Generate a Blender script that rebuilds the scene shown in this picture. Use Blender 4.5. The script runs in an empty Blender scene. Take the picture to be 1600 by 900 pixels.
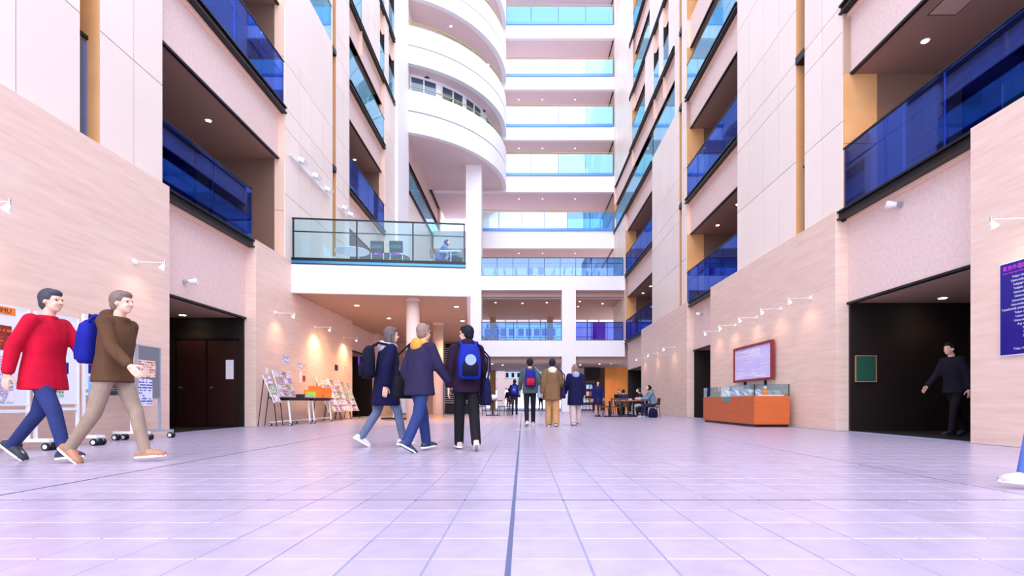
import bpy, bmesh, math, random
from mathutils import Vector, Matrix, Quaternion
R = math.radians
random.seed(7)
sc = bpy.context.scene
COL = bpy.data.collections.new('hall'); sc.collection.children.link(COL)

# ------------------------------------------------------------------ camera
CAM_H = 0.63
cam_d = bpy.data.cameras.new('camera'); cam = bpy.data.objects.new('camera', cam_d); COL.objects.link(cam)
cam.location = (0, 0, CAM_H); cam.rotation_euler = (R(90), 0, 0)
cam_d.sensor_width = 36; cam_d.lens = 18.0
cam_d.shift_x = -16.5/1600; cam_d.shift_y = 179/1600
cam_d.clip_end = 400; cam_d.clip_start = 0.05
sc.camera = cam
# ------------------------------------------------------------------ world, sun, exposure
w = bpy.data.worlds.new('sky'); sc.world = w; w.use_nodes = True
bg = w.node_tree.nodes['Background']
bg.inputs['Color'].default_value = (0.78, 0.81, 1.0, 1); bg.inputs['Strength'].default_value = 1.6
sun_d = bpy.data.lights.new('sun', 'SUN'); sun = bpy.data.objects.new('sun', sun_d); COL.objects.link(sun)
sun_d.energy = 0.95; sun_d.angle = R(50); sun_d.color = (1.0, 0.95, 0.97)
sun.rotation_euler = (R(52), 0, 0); sun.location = (0, 10, 40)
vs = sc.view_settings
vs.view_transform = 'Standard'; vs.look = 'None'; vs.gamma = 1.0; vs.exposure = 0.88; vs.use_curve_mapping = False

# ------------------------------------------------------------------ materials
def lin(c):
    return tuple((v/12.92 if v <= 0.04045 else ((v+0.055)/1.055)**2.4) for v in [x/255 for x in c]) + (1,)
M = {}
def mat(name, rgb, rough=0.6, metal=0.0, var=0.0, vscale=(4, 4, 4), bump=0.0, bscale=60, rgb2=None, spec=0.5, emit=None, es=0, objrand=0.0, detail=4):
    m = bpy.data.materials.new(name); m.use_nodes = True
    nt = m.node_tree; b = nt.nodes['Principled BSDF']
    b.inputs['Base Color'].default_value = lin(rgb); b.inputs['Roughness'].default_value = rough
    b.inputs['Metallic'].default_value = metal
    b.inputs['Specular IOR Level'].default_value = spec
    if emit is not None:
        b.inputs['Emission Color'].default_value = lin(emit); b.inputs['Emission Strength'].default_value = es
    if var or bump:
        tc = nt.nodes.new('ShaderNodeTexCoord')
    col = None
    if var:
        mp = nt.nodes.new('ShaderNodeMapping'); mp.inputs['Scale'].default_value = vscale
        geo = nt.nodes.new('ShaderNodeNewGeometry')
        nt.links.new(geo.outputs['Position'], mp.inputs['Vector'])
        nz = nt.nodes.new('ShaderNodeTexNoise'); nz.inputs['Scale'].default_value = 1.0; nz.inputs['Detail'].default_value = detail
        nt.links.new(mp.outputs[0], nz.inputs['Vector'])
        cr = nt.nodes.new('ShaderNodeValToRGB')
        cr.color_ramp.elements[0].position = 0.5-var; cr.color_ramp.elements[1].position = 0.5+var
        cr.color_ramp.elements[0].color = lin(rgb2 or rgb); cr.color_ramp.elements[1].color = lin(rgb)
        nt.links.new(nz.outputs['Fac'], cr.inputs['Fac'])
        col = cr.outputs['Color']
    if objrand:
        oi = nt.nodes.new('ShaderNodeObjectInfo')
        mr = nt.nodes.new('ShaderNodeMapRange'); mr.inputs['To Min'].default_value = 1-objrand; mr.inputs['To Max'].default_value = 1+objrand*0.3
        nt.links.new(oi.outputs['Random'], mr.inputs['Value'])
        hs = nt.nodes.new('ShaderNodeHueSaturation')
        nt.links.new(mr.outputs[0], hs.inputs['Value'])
        if col is not None: nt.links.new(col, hs.inputs['Color'])
        else: hs.inputs['Color'].default_value = lin(rgb)
        col = hs.outputs['Color']
    if col is not None: nt.links.new(col, b.inputs['Base Color'])
    if bump:
        nb = nt.nodes.new('ShaderNodeTexNoise'); nb.inputs['Scale'].default_value = bscale; nb.inputs['Detail'].default_value = 3
        geo2 = nt.nodes.new('ShaderNodeNewGeometry'); nt.links.new(geo2.outputs['Position'], nb.inputs['Vector'])
        bp = nt.nodes.new('ShaderNodeBump'); bp.inputs['Strength'].default_value = bump; bp.inputs['Distance'].default_value = 0.01
        nt.links.new(nb.outputs['Fac'], bp.inputs['Height']); nt.links.new(bp.outputs[0], b.inputs['Normal'])
    M[name] = m
    return m
def glass(name, tint, gloss=(0.75, 0.9, 1.0), base=0.10, frost_sheen=0.0, fcol=(.8, .95, 1)):
    m = bpy.data.materials.new(name); m.use_nodes = True; nt = m.node_tree
    for n in list(nt.nodes):
        if n.type == 'BSDF_PRINCIPLED': nt.nodes.remove(n)
    out = [n for n in nt.nodes if n.type == 'OUTPUT_MATERIAL'][0]
    tr = nt.nodes.new('ShaderNodeBsdfTransparent'); tr.inputs['Color'].default_value = tint+(1,)
    gl = nt.nodes.new('ShaderNodeBsdfGlossy'); gl.inputs['Color'].default_value = gloss+(1,); gl.inputs['Roughness'].default_value = 0.02
    fr = nt.nodes.new('ShaderNodeFresnel'); fr.inputs['IOR'].default_value = 1.5
    ad = nt.nodes.new('ShaderNodeMath'); ad.operation = 'MULTIPLY_ADD'; ad.inputs[1].default_value = 0.45; ad.inputs[2].default_value = base
    mx = nt.nodes.new('ShaderNodeMixShader')
    nt.links.new(fr.outputs[0], ad.inputs[0]); nt.links.new(ad.outputs[0], mx.inputs[0])
    body = tr.outputs[0]
    if frost_sheen:
        df = nt.nodes.new('ShaderNodeBsdfDiffuse'); df.inputs['Color'].default_value = fcol+(1,)
        m2 = nt.nodes.new('ShaderNodeMixShader'); m2.inputs[0].default_value = frost_sheen
        nt.links.new(tr.outputs[0], m2.inputs[1]); nt.links.new(df.outputs[0], m2.inputs[2]); body = m2.outputs[0]
    nt.links.new(body, mx.inputs[1]); nt.links.new(gl.outputs[0], mx.inputs[2]); nt.links.new(mx.outputs[0], out.inputs[0])
    M[name] = m
def printed(name, paper, ink, ink2, rows=10, seed=0, fill=0.5):
    """flat print: rows of coloured blocks on paper (generated coordinates)"""
    m = bpy.data.materials.new(name); m.use_nodes = True; nt = m.node_tree; b = nt.nodes['Principled BSDF']
    b.inputs['Roughness'].default_value = 0.5
    tc = nt.nodes.new('ShaderNodeTexCoord'); mp = nt.nodes.new('ShaderNodeMapping')
    sx = nt.nodes.new('ShaderNodeSeparateXYZ'); cx = nt.nodes.new('ShaderNodeCombineXYZ')
    nt.links.new(tc.outputs['Generated'], sx.inputs[0])
    ad = nt.nodes.new('ShaderNodeMath'); ad.operation = 'ADD'
    nt.links.new(sx.outputs[0], ad.inputs[0]); nt.links.new(sx.outputs[1], ad.inputs[1])
    nt.links.new(ad.outputs[0], cx.inputs[0]); nt.links.new(sx.outputs[2], cx.inputs[1])
    nt.links.new(cx.outputs[0], mp.inputs['Vector']); mp.inputs['Location'].default_value = (seed*0.37, seed*0.21, 0)
    br = nt.nodes.new('ShaderNodeTexBrick'); br.inputs['Scale'].default_value = 1.0
    br.inputs['Brick Width'].default_value = 0.42; br.inputs['Row Height'].default_value = 1.0/rows
    br.inputs['Mortar Size'].default_value = (1-fill)*0.5/rows; br.offset = 0.37; br.squash = 1.4; br.squash_frequency = 3
    br.inputs['Color1'].default_value = lin(ink); br.inputs['Color2'].default_value = lin(ink2); br.inputs['Mortar'].default_value = lin(paper)
    nt.links.new(mp.outputs[0], br.inputs['Vector'])
    nz = nt.nodes.new('ShaderNodeTexNoise'); nz.inputs['Scale'].default_value = 3.1; nt.links.new(mp.outputs[0], nz.inputs['Vector'])
    gt = nt.nodes.new('ShaderNodeMath'); gt.operation = 'GREATER_THAN'; gt.inputs[1].default_value = 0.47
    nt.links.new(nz.outputs['Fac'], gt.inputs[0])
    mx = nt.nodes.new('ShaderNodeMix'); mx.data_type = 'RGBA'
    nt.links.new(gt.outputs[0], mx.inputs['Factor']); mx.inputs[6].default_value = lin(paper)
    nt.links.new(br.outputs['Color'], mx.inputs[7]); nt.links.new(mx.outputs[2], b.inputs['Base Color'])
    M[name] = m
    return m

mat('stone', (242, 217, 202), 0.45, var=0.34, vscale=(1.5, 1.5, 17), rgb2=(222, 190, 170), bump=0.10, bscale=16, detail=9)
mat('panel', (246, 233, 222), 0.4, var=0.4, vscale=(.5, .5, .5), rgb2=(238, 223, 210), objrand=0.05)
mat('joint', (40, 34, 32), 0.8)
mat('plaster', (238, 214, 206), 0.85, bump=0.6, bscale=45, var=0.3, vscale=(14, 14, 14), rgb2=(222, 195, 186))
mat('white', (248, 247, 250), 0.6, var=.5, vscale=(.3, .3, .3), rgb2=(243, 242, 247))
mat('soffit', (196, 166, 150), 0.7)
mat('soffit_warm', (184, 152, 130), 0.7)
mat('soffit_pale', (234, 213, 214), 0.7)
mat('reveal_pale', (244, 208, 184), 0.55)
mat('blue_wall', (96, 128, 214), 0.4, var=.4, vscale=(.6, .6, .3), rgb2=(50, 70, 170))
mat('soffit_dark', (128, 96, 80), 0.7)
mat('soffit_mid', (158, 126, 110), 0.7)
mat('reveal', (232, 176, 118), 0.55, var=.4, vscale=(3, 3, 3), rgb2=(218, 158, 100))  # tan pushed towards orange to carry the downlights' warm light
mat('black', (14, 15, 20), 0.4, metal=0.3)
mat('dark_frame', (30, 34, 46), 0.4, metal=0.5)
mat('navy_wall', (22, 18, 104), 0.35, var=.4, vscale=(1, 1, .3), rgb2=(12, 10, 62))
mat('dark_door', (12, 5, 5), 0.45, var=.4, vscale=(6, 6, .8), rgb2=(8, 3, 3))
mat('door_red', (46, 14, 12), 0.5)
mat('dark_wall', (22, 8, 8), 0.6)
mat('tile', (184, 174, 196), 0.27, var=0.35, vscale=(7, 7, 7), rgb2=(170, 157, 178), objrand=0.07, bump=0.05, bscale=30)
mat('grout', (140, 148, 182), 0.9)
mat('joint_dark', (84, 92, 128), 0.6)
mat('joint_black', (52, 54, 66), 0.7)
mat('steel', (196, 200, 206), 0.3, metal=0.85)
mat('white_metal', (236, 238, 242), 0.35)
mat('grey_metal', (170, 176, 190), 0.45, metal=0.3)
mat('rail_green', (150, 170, 60), 0.4)
mat('rail_amber', (210, 160, 90), 0.4)
mat('blue_channel', (84, 142, 212), 0.35, metal=0.2)
mat('teal_channel', (70, 140, 175), 0.3, metal=0.4)
mat('chair_blue', (44, 92, 190), 0.6)
mat('chair_black', (24, 26, 38), 0.5)
mat('wood', (196, 150, 104), 0.5, var=.3, vscale=(2, 20, 20), rgb2=(166, 118, 76))
mat('wood_dark', (96, 60, 42), 0.5, var=.3, vscale=(2, 16, 16), rgb2=(70, 42, 30))
mat('orange_wood', (206, 104, 46), 0.45, var=.3, vscale=(3, 3, 14), rgb2=(190, 90, 38))
mat('red_frame', (132, 30, 40), 0.4)
mat('board_white', (236, 240, 252), 0.25)
mat('board_grey', (120, 122, 130), 0.8)
mat('rubber', (18, 18, 22), 0.6)
mat('paper', (240, 240, 244), 0.7)
mat('lamp_glow', (255, 244, 226), 0.5, emit=(255, 236, 206), es=14)
mat('lamp_small', (255, 244, 226), 0.5, emit=(255, 236, 210), es=9)
mat('orange_lit_wall', (236, 150, 60), 0.5, var=.4, vscale=(2, 2, .6), rgb2=(214, 124, 44))
mat('sign_blue', (14, 10, 128), 0.25)
mat('ink_white', (230, 230, 240), 0.6)
mat('ink_pink', (214, 60, 214), 0.6)
mat('ink_dark', (30, 26, 30), 0.6)
mat('orange_card', (240, 130, 50), 0.6)
mat('green_card', (168, 222, 60), 0.6)
mat('teal_card', (60, 160, 150), 0.6)
mat('green_board', (20, 78, 62), 0.7)
mat('vent', (44, 40, 42), 0.7)
mat('far_wall', (232, 206, 194), 0.8)
glass('glass_near', (0.40, 0.52, 0.97), gloss=(.45, .65, 1.0), base=0.02)
glass('glass_far', (0.45, 0.80, 0.98), base=0.14, frost_sheen=.3, fcol=(.3, .82, .95))  # diffuse cyan stands in for sky reflected in the upper panes
glass('glass_back', (0.75, 0.95, 1.0), base=0.05, frost_sheen=.7, fcol=(.86, .99, 1.0))
glass('glass_deep', (0.35, 0.66, 0.98), base=0.05, frost_sheen=.3, fcol=(.18, .62, .92))
glass('glass_cyan', (0.5, 0.92, 0.96), base=0.05, frost_sheen=.6, fcol=(.5, .95, .95))
glass('glass_low', (0.42, 0.68, 0.98), base=0.05)
glass('glass_case', (0.93, 0.99, 0.98), base=0.0)
glass('glass_mezz', (0.80, 0.96, 0.98), base=0.0)
glass('glass_window', (0.30, 0.50, 0.85), base=0.20)
PRN = [printed('print_%d' % i, *a) for i, a in enumerate([
    ((244, 244, 248), (60, 60, 150), (200, 60, 90), 14, 1), ((150, 40, 30), (238, 120, 60), (90, 20, 20), 7, 2),
    ((238, 238, 246), (120, 110, 190), (60, 60, 90), 18, 3), ((176, 218, 190), (60, 90, 120), (190, 60, 90), 6, 4),
    ((120, 190, 240), (90, 160, 220), (150, 210, 250), 5, 5), ((26, 28, 34), (150, 150, 150), (40, 44, 60), 16, 6),
    ((240, 214, 200), (190, 80, 70), (140, 90, 70), 7, 7), ((230, 232, 248), (40, 60, 190), (70, 80, 160), 10, 8),
    ((236, 226, 236), (70, 120, 190), (200, 90, 130), 5, 9, .85), ((90, 150, 90), (240, 240, 240), (30, 60, 40), 4, 10, .85),
    ((60, 70, 160), (230, 230, 240), (210, 90, 130), 5, 11, .85), ((40, 36, 40), (200, 60, 60), (220, 220, 220), 4, 12, .85),
    ((244, 236, 214), (230, 150, 60), (90, 120, 180), 5, 13, .85), ((210, 200, 250), (246, 246, 255), (190, 190, 240), 20, 14)])]

# ------------------------------------------------------------------ builders
class MB:
    def __init__(s): s.v = []; s.f = []; s.m = []
    def add(s, vs, fs, mi=0):
        o = len(s.v); s.v += [tuple(v) for v in vs]; s.f += [tuple(i+o for i in f) for f in fs]; s.m += [mi]*len(fs); return s
    def box(s, x0, x1, y0, y1, z0, z1, mi=0):
        x0, x1 = sorted((x0, x1)); y0, y1 = sorted((y0, y1)); z0, z1 = sorted((z0, z1))
        return s.add([(x0, y0, z0), (x1, y0, z0), (x1, y1, z0), (x0, y1, z0), (x0, y0, z1), (x1, y0, z1), (x1, y1, z1), (x0, y1, z1)],
                     [(0, 3, 2, 1), (4, 5, 6, 7), (0, 1, 5, 4), (1, 2, 6, 5), (2, 3, 7, 6), (3, 0, 4, 7)], mi)
    def obox(s, mtx, sx, sy, sz, mi=0):
        vs = [mtx @ Vector((a*sx/2, b*sy/2, c*sz/2)) for c in (-1, 1) for a, b in ((-1, -1), (1, -1), (1, 1), (-1, 1))]
        return s.add(vs, [(0, 3, 2, 1), (4, 5, 6, 7), (0, 1, 5, 4), (1, 2, 6, 5), (2, 3, 7, 6), (3, 0, 4, 7)], mi)
    def cyl(s, p0, p1, r0, r1=None, n=12, mi=0):
        r1 = r0 if r1 is None else r1; p0 = Vector(p0); p1 = Vector(p1); d = (p1-p0)
        q = d.to_track_quat('Z', 'Y'); vs = []
        for p, r in ((p0, r0), (p1, r1)):
            for i in range(n):
                a = 2*math.pi*i/n; vs.append(p + q @ Vector((r*math.cos(a), r*math.sin(a), 0)))
        fs = [(i, (i+1) % n, n+(i+1) % n, n+i) for i in range(n)] + [tuple(range(n-1, -1, -1)), tuple(range(n, 2*n))]
        return s.add(vs, fs, mi)
    def tube(s, pts, r, n=8, mi=0):
        for a, b in zip(pts[:-1], pts[1:]): s.cyl(a, b, r, r, n, mi)
        return s
    def path(s, pts, r, n=8, mi=0):
        """one continuous swept tube"""
        pts = [Vector(p) for p in pts]; vs = []; fs = []; up = None
        for i, p in enumerate(pts):
            d = (pts[min(i+1, len(pts)-1)]-pts[max(i-1, 0)]).normalized()
            if up is None: up = d.orthogonal().normalized()
            up = (up - d*up.dot(d)).normalized(); sd = d.cross(up)
            for k in range(n):
                a = 2*math.pi*k/n; vs.append(p+up*(r*math.cos(a))+sd*(r*math.sin(a)))
        for i in range(len(pts)-1):
            for k in range(n):
                fs.append((i*n+k, i*n+(k+1) % n, (i+1)*n+(k+1) % n, (i+1)*n+k))
        fs += [tuple(range(n-1, -1, -1)), tuple(range((len(pts)-1)*n, len(pts)*n))]
        return s.add(vs, fs, mi)
    def cap(s, p0, p1, r0, r1, n=12):
        """rounded tapered capsule"""
        p0 = Vector(p0); p1 = Vector(p1); d = p1-p0
        if d.length < 1e-5: d = Vector((0, 0, 1e-3))
        q = d.to_track_quat('Z', 'Y'); vs = []; fs = []; rings = []
        L = d.length
        for k in range(4): a = -math.pi/2+(k+.25)*math.pi/8; rings.append((r0*math.sin(a), r0*math.cos(a)))
        rings.append((0, r0)); rings.append((L, r1))
        for k in range(4): a = (k+.75)*math.pi/8; rings.append((L+r1*math.sin(a), r1*math.cos(a)))
        for z, r in rings:
            for i in range(n):
                t = 2*math.pi*i/n; vs.append(p0+q @ Vector((r*math.cos(t), r*math.sin(t), z)))
        for j in range(len(rings)-1):
            for i in range(n): fs.append((j*n+i, j*n+(i+1) % n, (j+1)*n+(i+1) % n, (j+1)*n+i))
        fs += [tuple(range(n-1, -1, -1)), tuple(range((len(rings)-1)*n, len(rings)*n))]
        return s.add(vs, fs)
    def ell(s, c, rx, ry, rz, mtx=None, n=16, h=10):
        vs = []; fs = []; c = Vector(c)
        for j in range(h+1):
            a = -math.pi/2+math.pi*(j+0.0)/h
            a = max(min(a, math.pi/2-.05), -math.pi/2+.05)
            for i in range(n):
                t = 2*math.pi*i/n; p = Vector((rx*math.cos(a)*math.cos(t), ry*math.cos(a)*math.sin(t), rz*math.sin(a)))
                vs.append(c+(mtx @ p if mtx else p))
        for j in range(h):
            for i in range(n): fs.append((j*n+i, j*n+(i+1) % n, (j+1)*n+(i+1) % n, (j+1)*n+i))
        fs += [tuple(range(n-1, -1, -1)), tuple(range(h*n, (h+1)*n))]
        return s.add(vs, fs)
    def loft(s, rings, n=20, pw=2.4):
        """rings: (center, rx, ry, xaxis, yaxis)"""
        vs = []; fs = []
        for c, rx, ry, ax, ay in rings:
            for i in range(n):
                t = 2*math.pi*i/n; ct, st = math.cos(t), math.sin(t)
                x = math.copysign(abs(ct)**(2/pw), ct)*rx; y = math.copysign(abs(st)**(2/pw), st)*ry
                vs.append(Vector(c)+Vector(ax)*x+Vector(ay)*y)
        for j in range(len(rings)-1):
            for i in range(n): fs.append((j*n+i, j*n+(i+1) % n, (j+1)*n+(i+1) % n, (j+1)*n+i))
        fs += [tuple(range(n-1, -1, -1)), tuple(range((len(rings)-1)*n, len(rings)*n))]
        return s.add(vs, fs)
    def prism(s, poly, z0, z1, mi=0):
        n = len(poly); vs = [(x, y, z0) for x, y in poly]+[(x, y, z1) for x, y in poly]
        return s.add(vs, [tuple(range(n-1, -1, -1)), tuple(range(n, 2*n))]+[(i, (i+1) % n, n+(i+1) % n, n+i) for i in range(n)], mi)
    def mesh(s, name, mats, smooth=False):
        me = bpy.data.meshes.new(name); me.from_pydata(s.v, [], s.f)
        for m in (mats if isinstance(mats, (list, tuple)) else [mats]): me.materials.append(M[m] if isinstance(m, str) else m)
        me.polygons.foreach_set('material_index', s.m)
        if smooth: me.polygons.foreach_set('use_smooth', [True]*len(s.f))
        me.update(); return me
    def build(s, name, mats, parent=None, smooth=False, **kw):
        o = bpy.data.objects.new(name, s.mesh(name, mats, smooth)); COL.objects.link(o)
        if parent is not None: o.parent = parent
        return tag(o, **kw)
def tag(o, label=None, cat=None, group=None, kind=None):
    if label: o['label'] = label
    if cat: o['category'] = cat
    if group: o['group'] = group
    if kind: o['kind'] = kind
    return o
def empty(name, loc=(0, 0, 0), rz=0, **kw):
    o = bpy.data.objects.new(name, None); COL.objects.link(o); o.location = loc; o.rotation_euler = (0, 0, rz); o.empty_display_size = .1
    return tag(o, **kw)
def inst(name, me, parent=None, loc=(0, 0, 0), rz=0, scale=(1, 1, 1), **kw):
    o = bpy.data.objects.new(name, me); COL.objects.link(o); o.location = loc; o.rotation_euler = (0, 0, rz); o.scale = scale
    if parent is not None: o.parent = parent
    return tag(o, **kw)
def copy_tree(o, loc=None, rz=None, label=None, parent=None):
    c = o.copy(); COL.objects.link(c)
    if parent is not None: c.parent = parent
    if loc is not None: c.location = loc
    if rz is not None: c.rotation_euler = (0, 0, rz)
    if label: c['label'] = label
    for ch in [x for x in KIDS(o)]: copy_tree(ch, parent=c)
    return c
def KIDS(o): return [x for x in COL.objects if x.parent == o]
def bx(name, m, parent, x0, x1, y0, y1, z0, z1, **kw):
    return MB().box(x0, x1, y0, y1, z0, z1).build(name, m, parent, **kw)
UNIT = {}
def unit(m):
    if m not in UNIT: UNIT[m] = MB().box(-.5, .5, -.5, .5, -.5, .5).mesh('piece_'+m, m)
    return UNIT[m]
def ub(name, m, parent, x0, x1, y0, y1, z0, z1, **kw):
    """box that shares one mesh"""
    return inst(name, unit(m), parent, ((x0+x1)/2, (y0+y1)/2, (z0+z1)/2), 0, (abs(x1-x0), abs(y1-y0), abs(z1-z0)), **kw)
def letters(txt, size, m, parent, mtx, align='LEFT', extrude=0.001, name='lettering', width=None):
    cu = bpy.data.curves.new('t', 'FONT'); cu.body = txt; cu.size = size; cu.align_x = align; cu.extrude = extrude; cu.resolution_u = 2
    o = bpy.data.objects.new('t', cu); COL.objects.link(o)
    dg = bpy.context.evaluated_depsgraph_get(); me = bpy.data.meshes.new_from_object(o.evaluated_get(dg))
    bpy.data.objects.remove(o); bpy.data.curves.remove(cu)
    me.materials.clear(); me.materials.append(M[m])
    r = bpy.data.objects.new(name, me); COL.objects.link(r); r.parent = parent; r.matrix_local = mtx
    return r
# frames for flat things on the side walls: text runs along x axis
def face_right_wall(x, y, z): return Matrix(((0, 0, -1, x), (-1, 0, 0, y), (0, 1, 0, z), (0, 0, 0, 1)))
def face_left_wall(x, y, z): return Matrix(((0, 0, 1, x), (1, 0, 0, y), (0, 1, 0, z), (0, 0, 0, 1)))
# ================================================================== floor
TX, TY, X0, Y0 = 0.317, 0.313, -0.055, 2.061
floor = bx('floor', 'grout', None, -12, 12, -4, 62, -0.3, -0.005, kind='structure')
def tile_mb(cx, cy, mb, g=0.0035, c=0.003):
    x0, x1, y0, y1 = cx-TX/2+g, cx+TX/2-g, cy-TY/2+g, cy+TY/2-g
    mb.add([(x0, y0, -.006), (x1, y0, -.006), (x1, y1, -.006), (x0, y1, -.006), (x0, y0, -c), (x1, y0, -c), (x1, y1, -c), (x0, y1, -c),
            (x0+c, y0+c, 0), (x1-c, y0+c, 0), (x1-c, y1-c, 0), (x0+c, y1-c, 0)],
           [(8, 9, 10, 11), (0, 1, 5, 4), (1, 2, 6, 5), (2, 3, 7, 6), (3, 0, 4, 7), (4, 5, 9, 8), (5, 6, 10, 9), (6, 7, 11, 10), (7, 4, 8, 11)])
tmb = MB(); tile_mb(0, 0, tmb); tile_mesh = tmb.mesh('floor_tile', 'tile')
rest = MB(); ntile = 0
for j in range(-6, 110):
    cy = Y0+(j+.5)*TY
    for i in range(-22, 22):
        cx = X0+(i+.5)*TX
        if abs(cx) > 7.0: continue
        px = 816.5+cx/max(cy, .1)*800; py = 629+CAM_H*800/max(cy, .1)
        if cy > 1.7 and -60 < px < 1660 and py < 925 and ntile < 300:
            inst('tile', tile_mesh, floor, (cx, cy, random.uniform(-.0006, .0006))); ntile += 1
        else: tile_mb(cx, cy, rest)
rest.build('tile_field', 'tile', floor, kind='stuff')
bx('drain_slot', 'joint_dark', floor, X0-.011, X0+.011, .5, 30, -.006, .0012)
bx('expansion_joint', 'joint_black', floor, -7, 7, Y0+4*TY-.004, Y0+4*TY+.004, -.006, .001)
bx('expansion_joint', 'joint_black', floor, -3.55-.005, -3.55+.005, .5, 35, -.006, .001)
bx('expansion_joint', 'joint_black', floor, 3.42-.005, 3.42+.005, .5, 35, -.006, .001)
MB().prism([(-.17, 11.97), (-.07, 11.97), (-.07, 11.8), (-.04, 11.8), (-.04, 11.97), (.07, 11.97), (.07, 12.03), (-.04, 12.03), (-.04, 12.2), (-.07, 12.2), (-.07, 12.03), (-.17, 12.03)], 0, .004).build('drain_cover', 'steel', None, label='small cross-shaped metal cover set in the central drain line', cat='drain cover')

# ================================================================== side walls
XS, XP, XQ, XB, XC = 7.0, 7.1, 7.28, 7.05, 9.8      # stone, panel, recessed plaster, beam front, corridor back
LINTEL = 2.85; STONE = 4.91
BEAM = {1: 4.72, 2: 9.27, 3: 13.7, 4: 17.1, 5: 20.6, 6: 24.1, 7: 27.6}
SOFF = {1: LINTEL, 2: 7.91, 3: 12.5, 4: 16.0, 5: 19.6, 6: 23.1, 7: 26.6}
FLR = {k: v+.2 for k, v in BEAM.items()}; FLR[0] = 0
TOP = 27.0
ORD = {1: 'first', 2: 'second', 3: 'third', 4: 'fourth', 5: 'fifth', 6: 'sixth'}
def sb(name, m, par, s, d0, d1, y0, y1, z0, z1, **kw): return ub(name, m, par, *sorted((s*d0, s*d1)), y0, y1, z0, z1, **kw)
def downlight(x, y, z, label, r=.085, spot=0, glow='lamp_glow'):
    t = empty('downlight', (x, y, z), label=label, cat='downlight', group=label)
    MB().cyl((0, 0, -.012), (0, 0, .0), r, r, 14).build('trim_ring', 'white_metal', t)
    MB().cyl((0, 0, -.016), (0, 0, -.011), r*.74, r*.74, 12).build('lens', glow, t)
    if spot:
        ld = bpy.data.lights.new('downlight_beam', 'SPOT'); lo = bpy.data.objects.new('downlight_beam', ld); COL.objects.link(lo)
        ld.energy = spot; ld.color = (1, .62, .32); ld.spot_size = R(130); ld.spot_blend = .8; ld.shadow_soft_size = .06
        lo.parent = t; lo.location = (0, 0, -.05)
    return t
def balustrade(s, k, y0, y1, gm, label, beam=True, pane=1.45, h=1.34, lip=True, zb=None):
    z = BEAM[k] if zb is None else zb
    t = empty('glass_balustrade', (s*XB, y0, z), label=label, cat='balustrade', group='glass balustrades along the side walls')
    def loc(a): return (a[0]-XB)*1.0
    def b(name, m, d0, d1, ya, yb, za, zb_):
        x0, x1 = sorted((s*(d0-XB), s*(d1-XB)))
        return ub(name, m, t, x0, x1, ya-y0, yb-y0, za-z, zb_-z)
    if beam:
        b('edge_beam', 'black', XB+.03, XQ+.02, y0, y1, z, z+.16)
        b('beam_flange', 'black', XB-.02, XB+.2, y0, y1, z+.14, z+.18)
        b('beam_flange', 'black', XB-.02, XB+.2, y0, y1, z-.02, z+.015)
        if lip: b('drip_strip', 'reveal_pale', XB+.14, XQ+.02, y0, y1, z-.09, z-.02)
    n = max(1, round((y1-y0)/pane)); L = (y1-y0)/n; zg = z+.18
    for i in range(n):
        b('glass_pane', gm, XB+.075, XB+.09, y0+i*L+.012, y0+(i+1)*L-.012, zg, zg+h)
    for i in range(n+1):
        yy = min(max(y0+i*L, y0+.02), y1-.02)
        b('post', 'dark_frame', XB+.1, XB+.14, yy-.018, yy+.018, zg, zg+h)
    b('top_rail', 'black', XB+.065, XB+.105, y0, y1, zg+h, zg+h+.035)
    b('mid_rail', 'dark_frame', XB+.11, XB+.14, y0, y1, zg+h*.72, zg+h*.72+.025)
    return t
def complement(rs, a, b):
    out = []; p = a
    for x, y in sorted(rs):
        if x > p: out.append((p, x))
        p = max(p, y)
    if p < b: out.append((p, b))
    return out
def near_end(k): return {1: 3, 2: 3, 3: 9.5, 4: 14, 5: 19, 6: 23}.get(k, 26)     # upper storeys are only built where they can be seen
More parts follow.
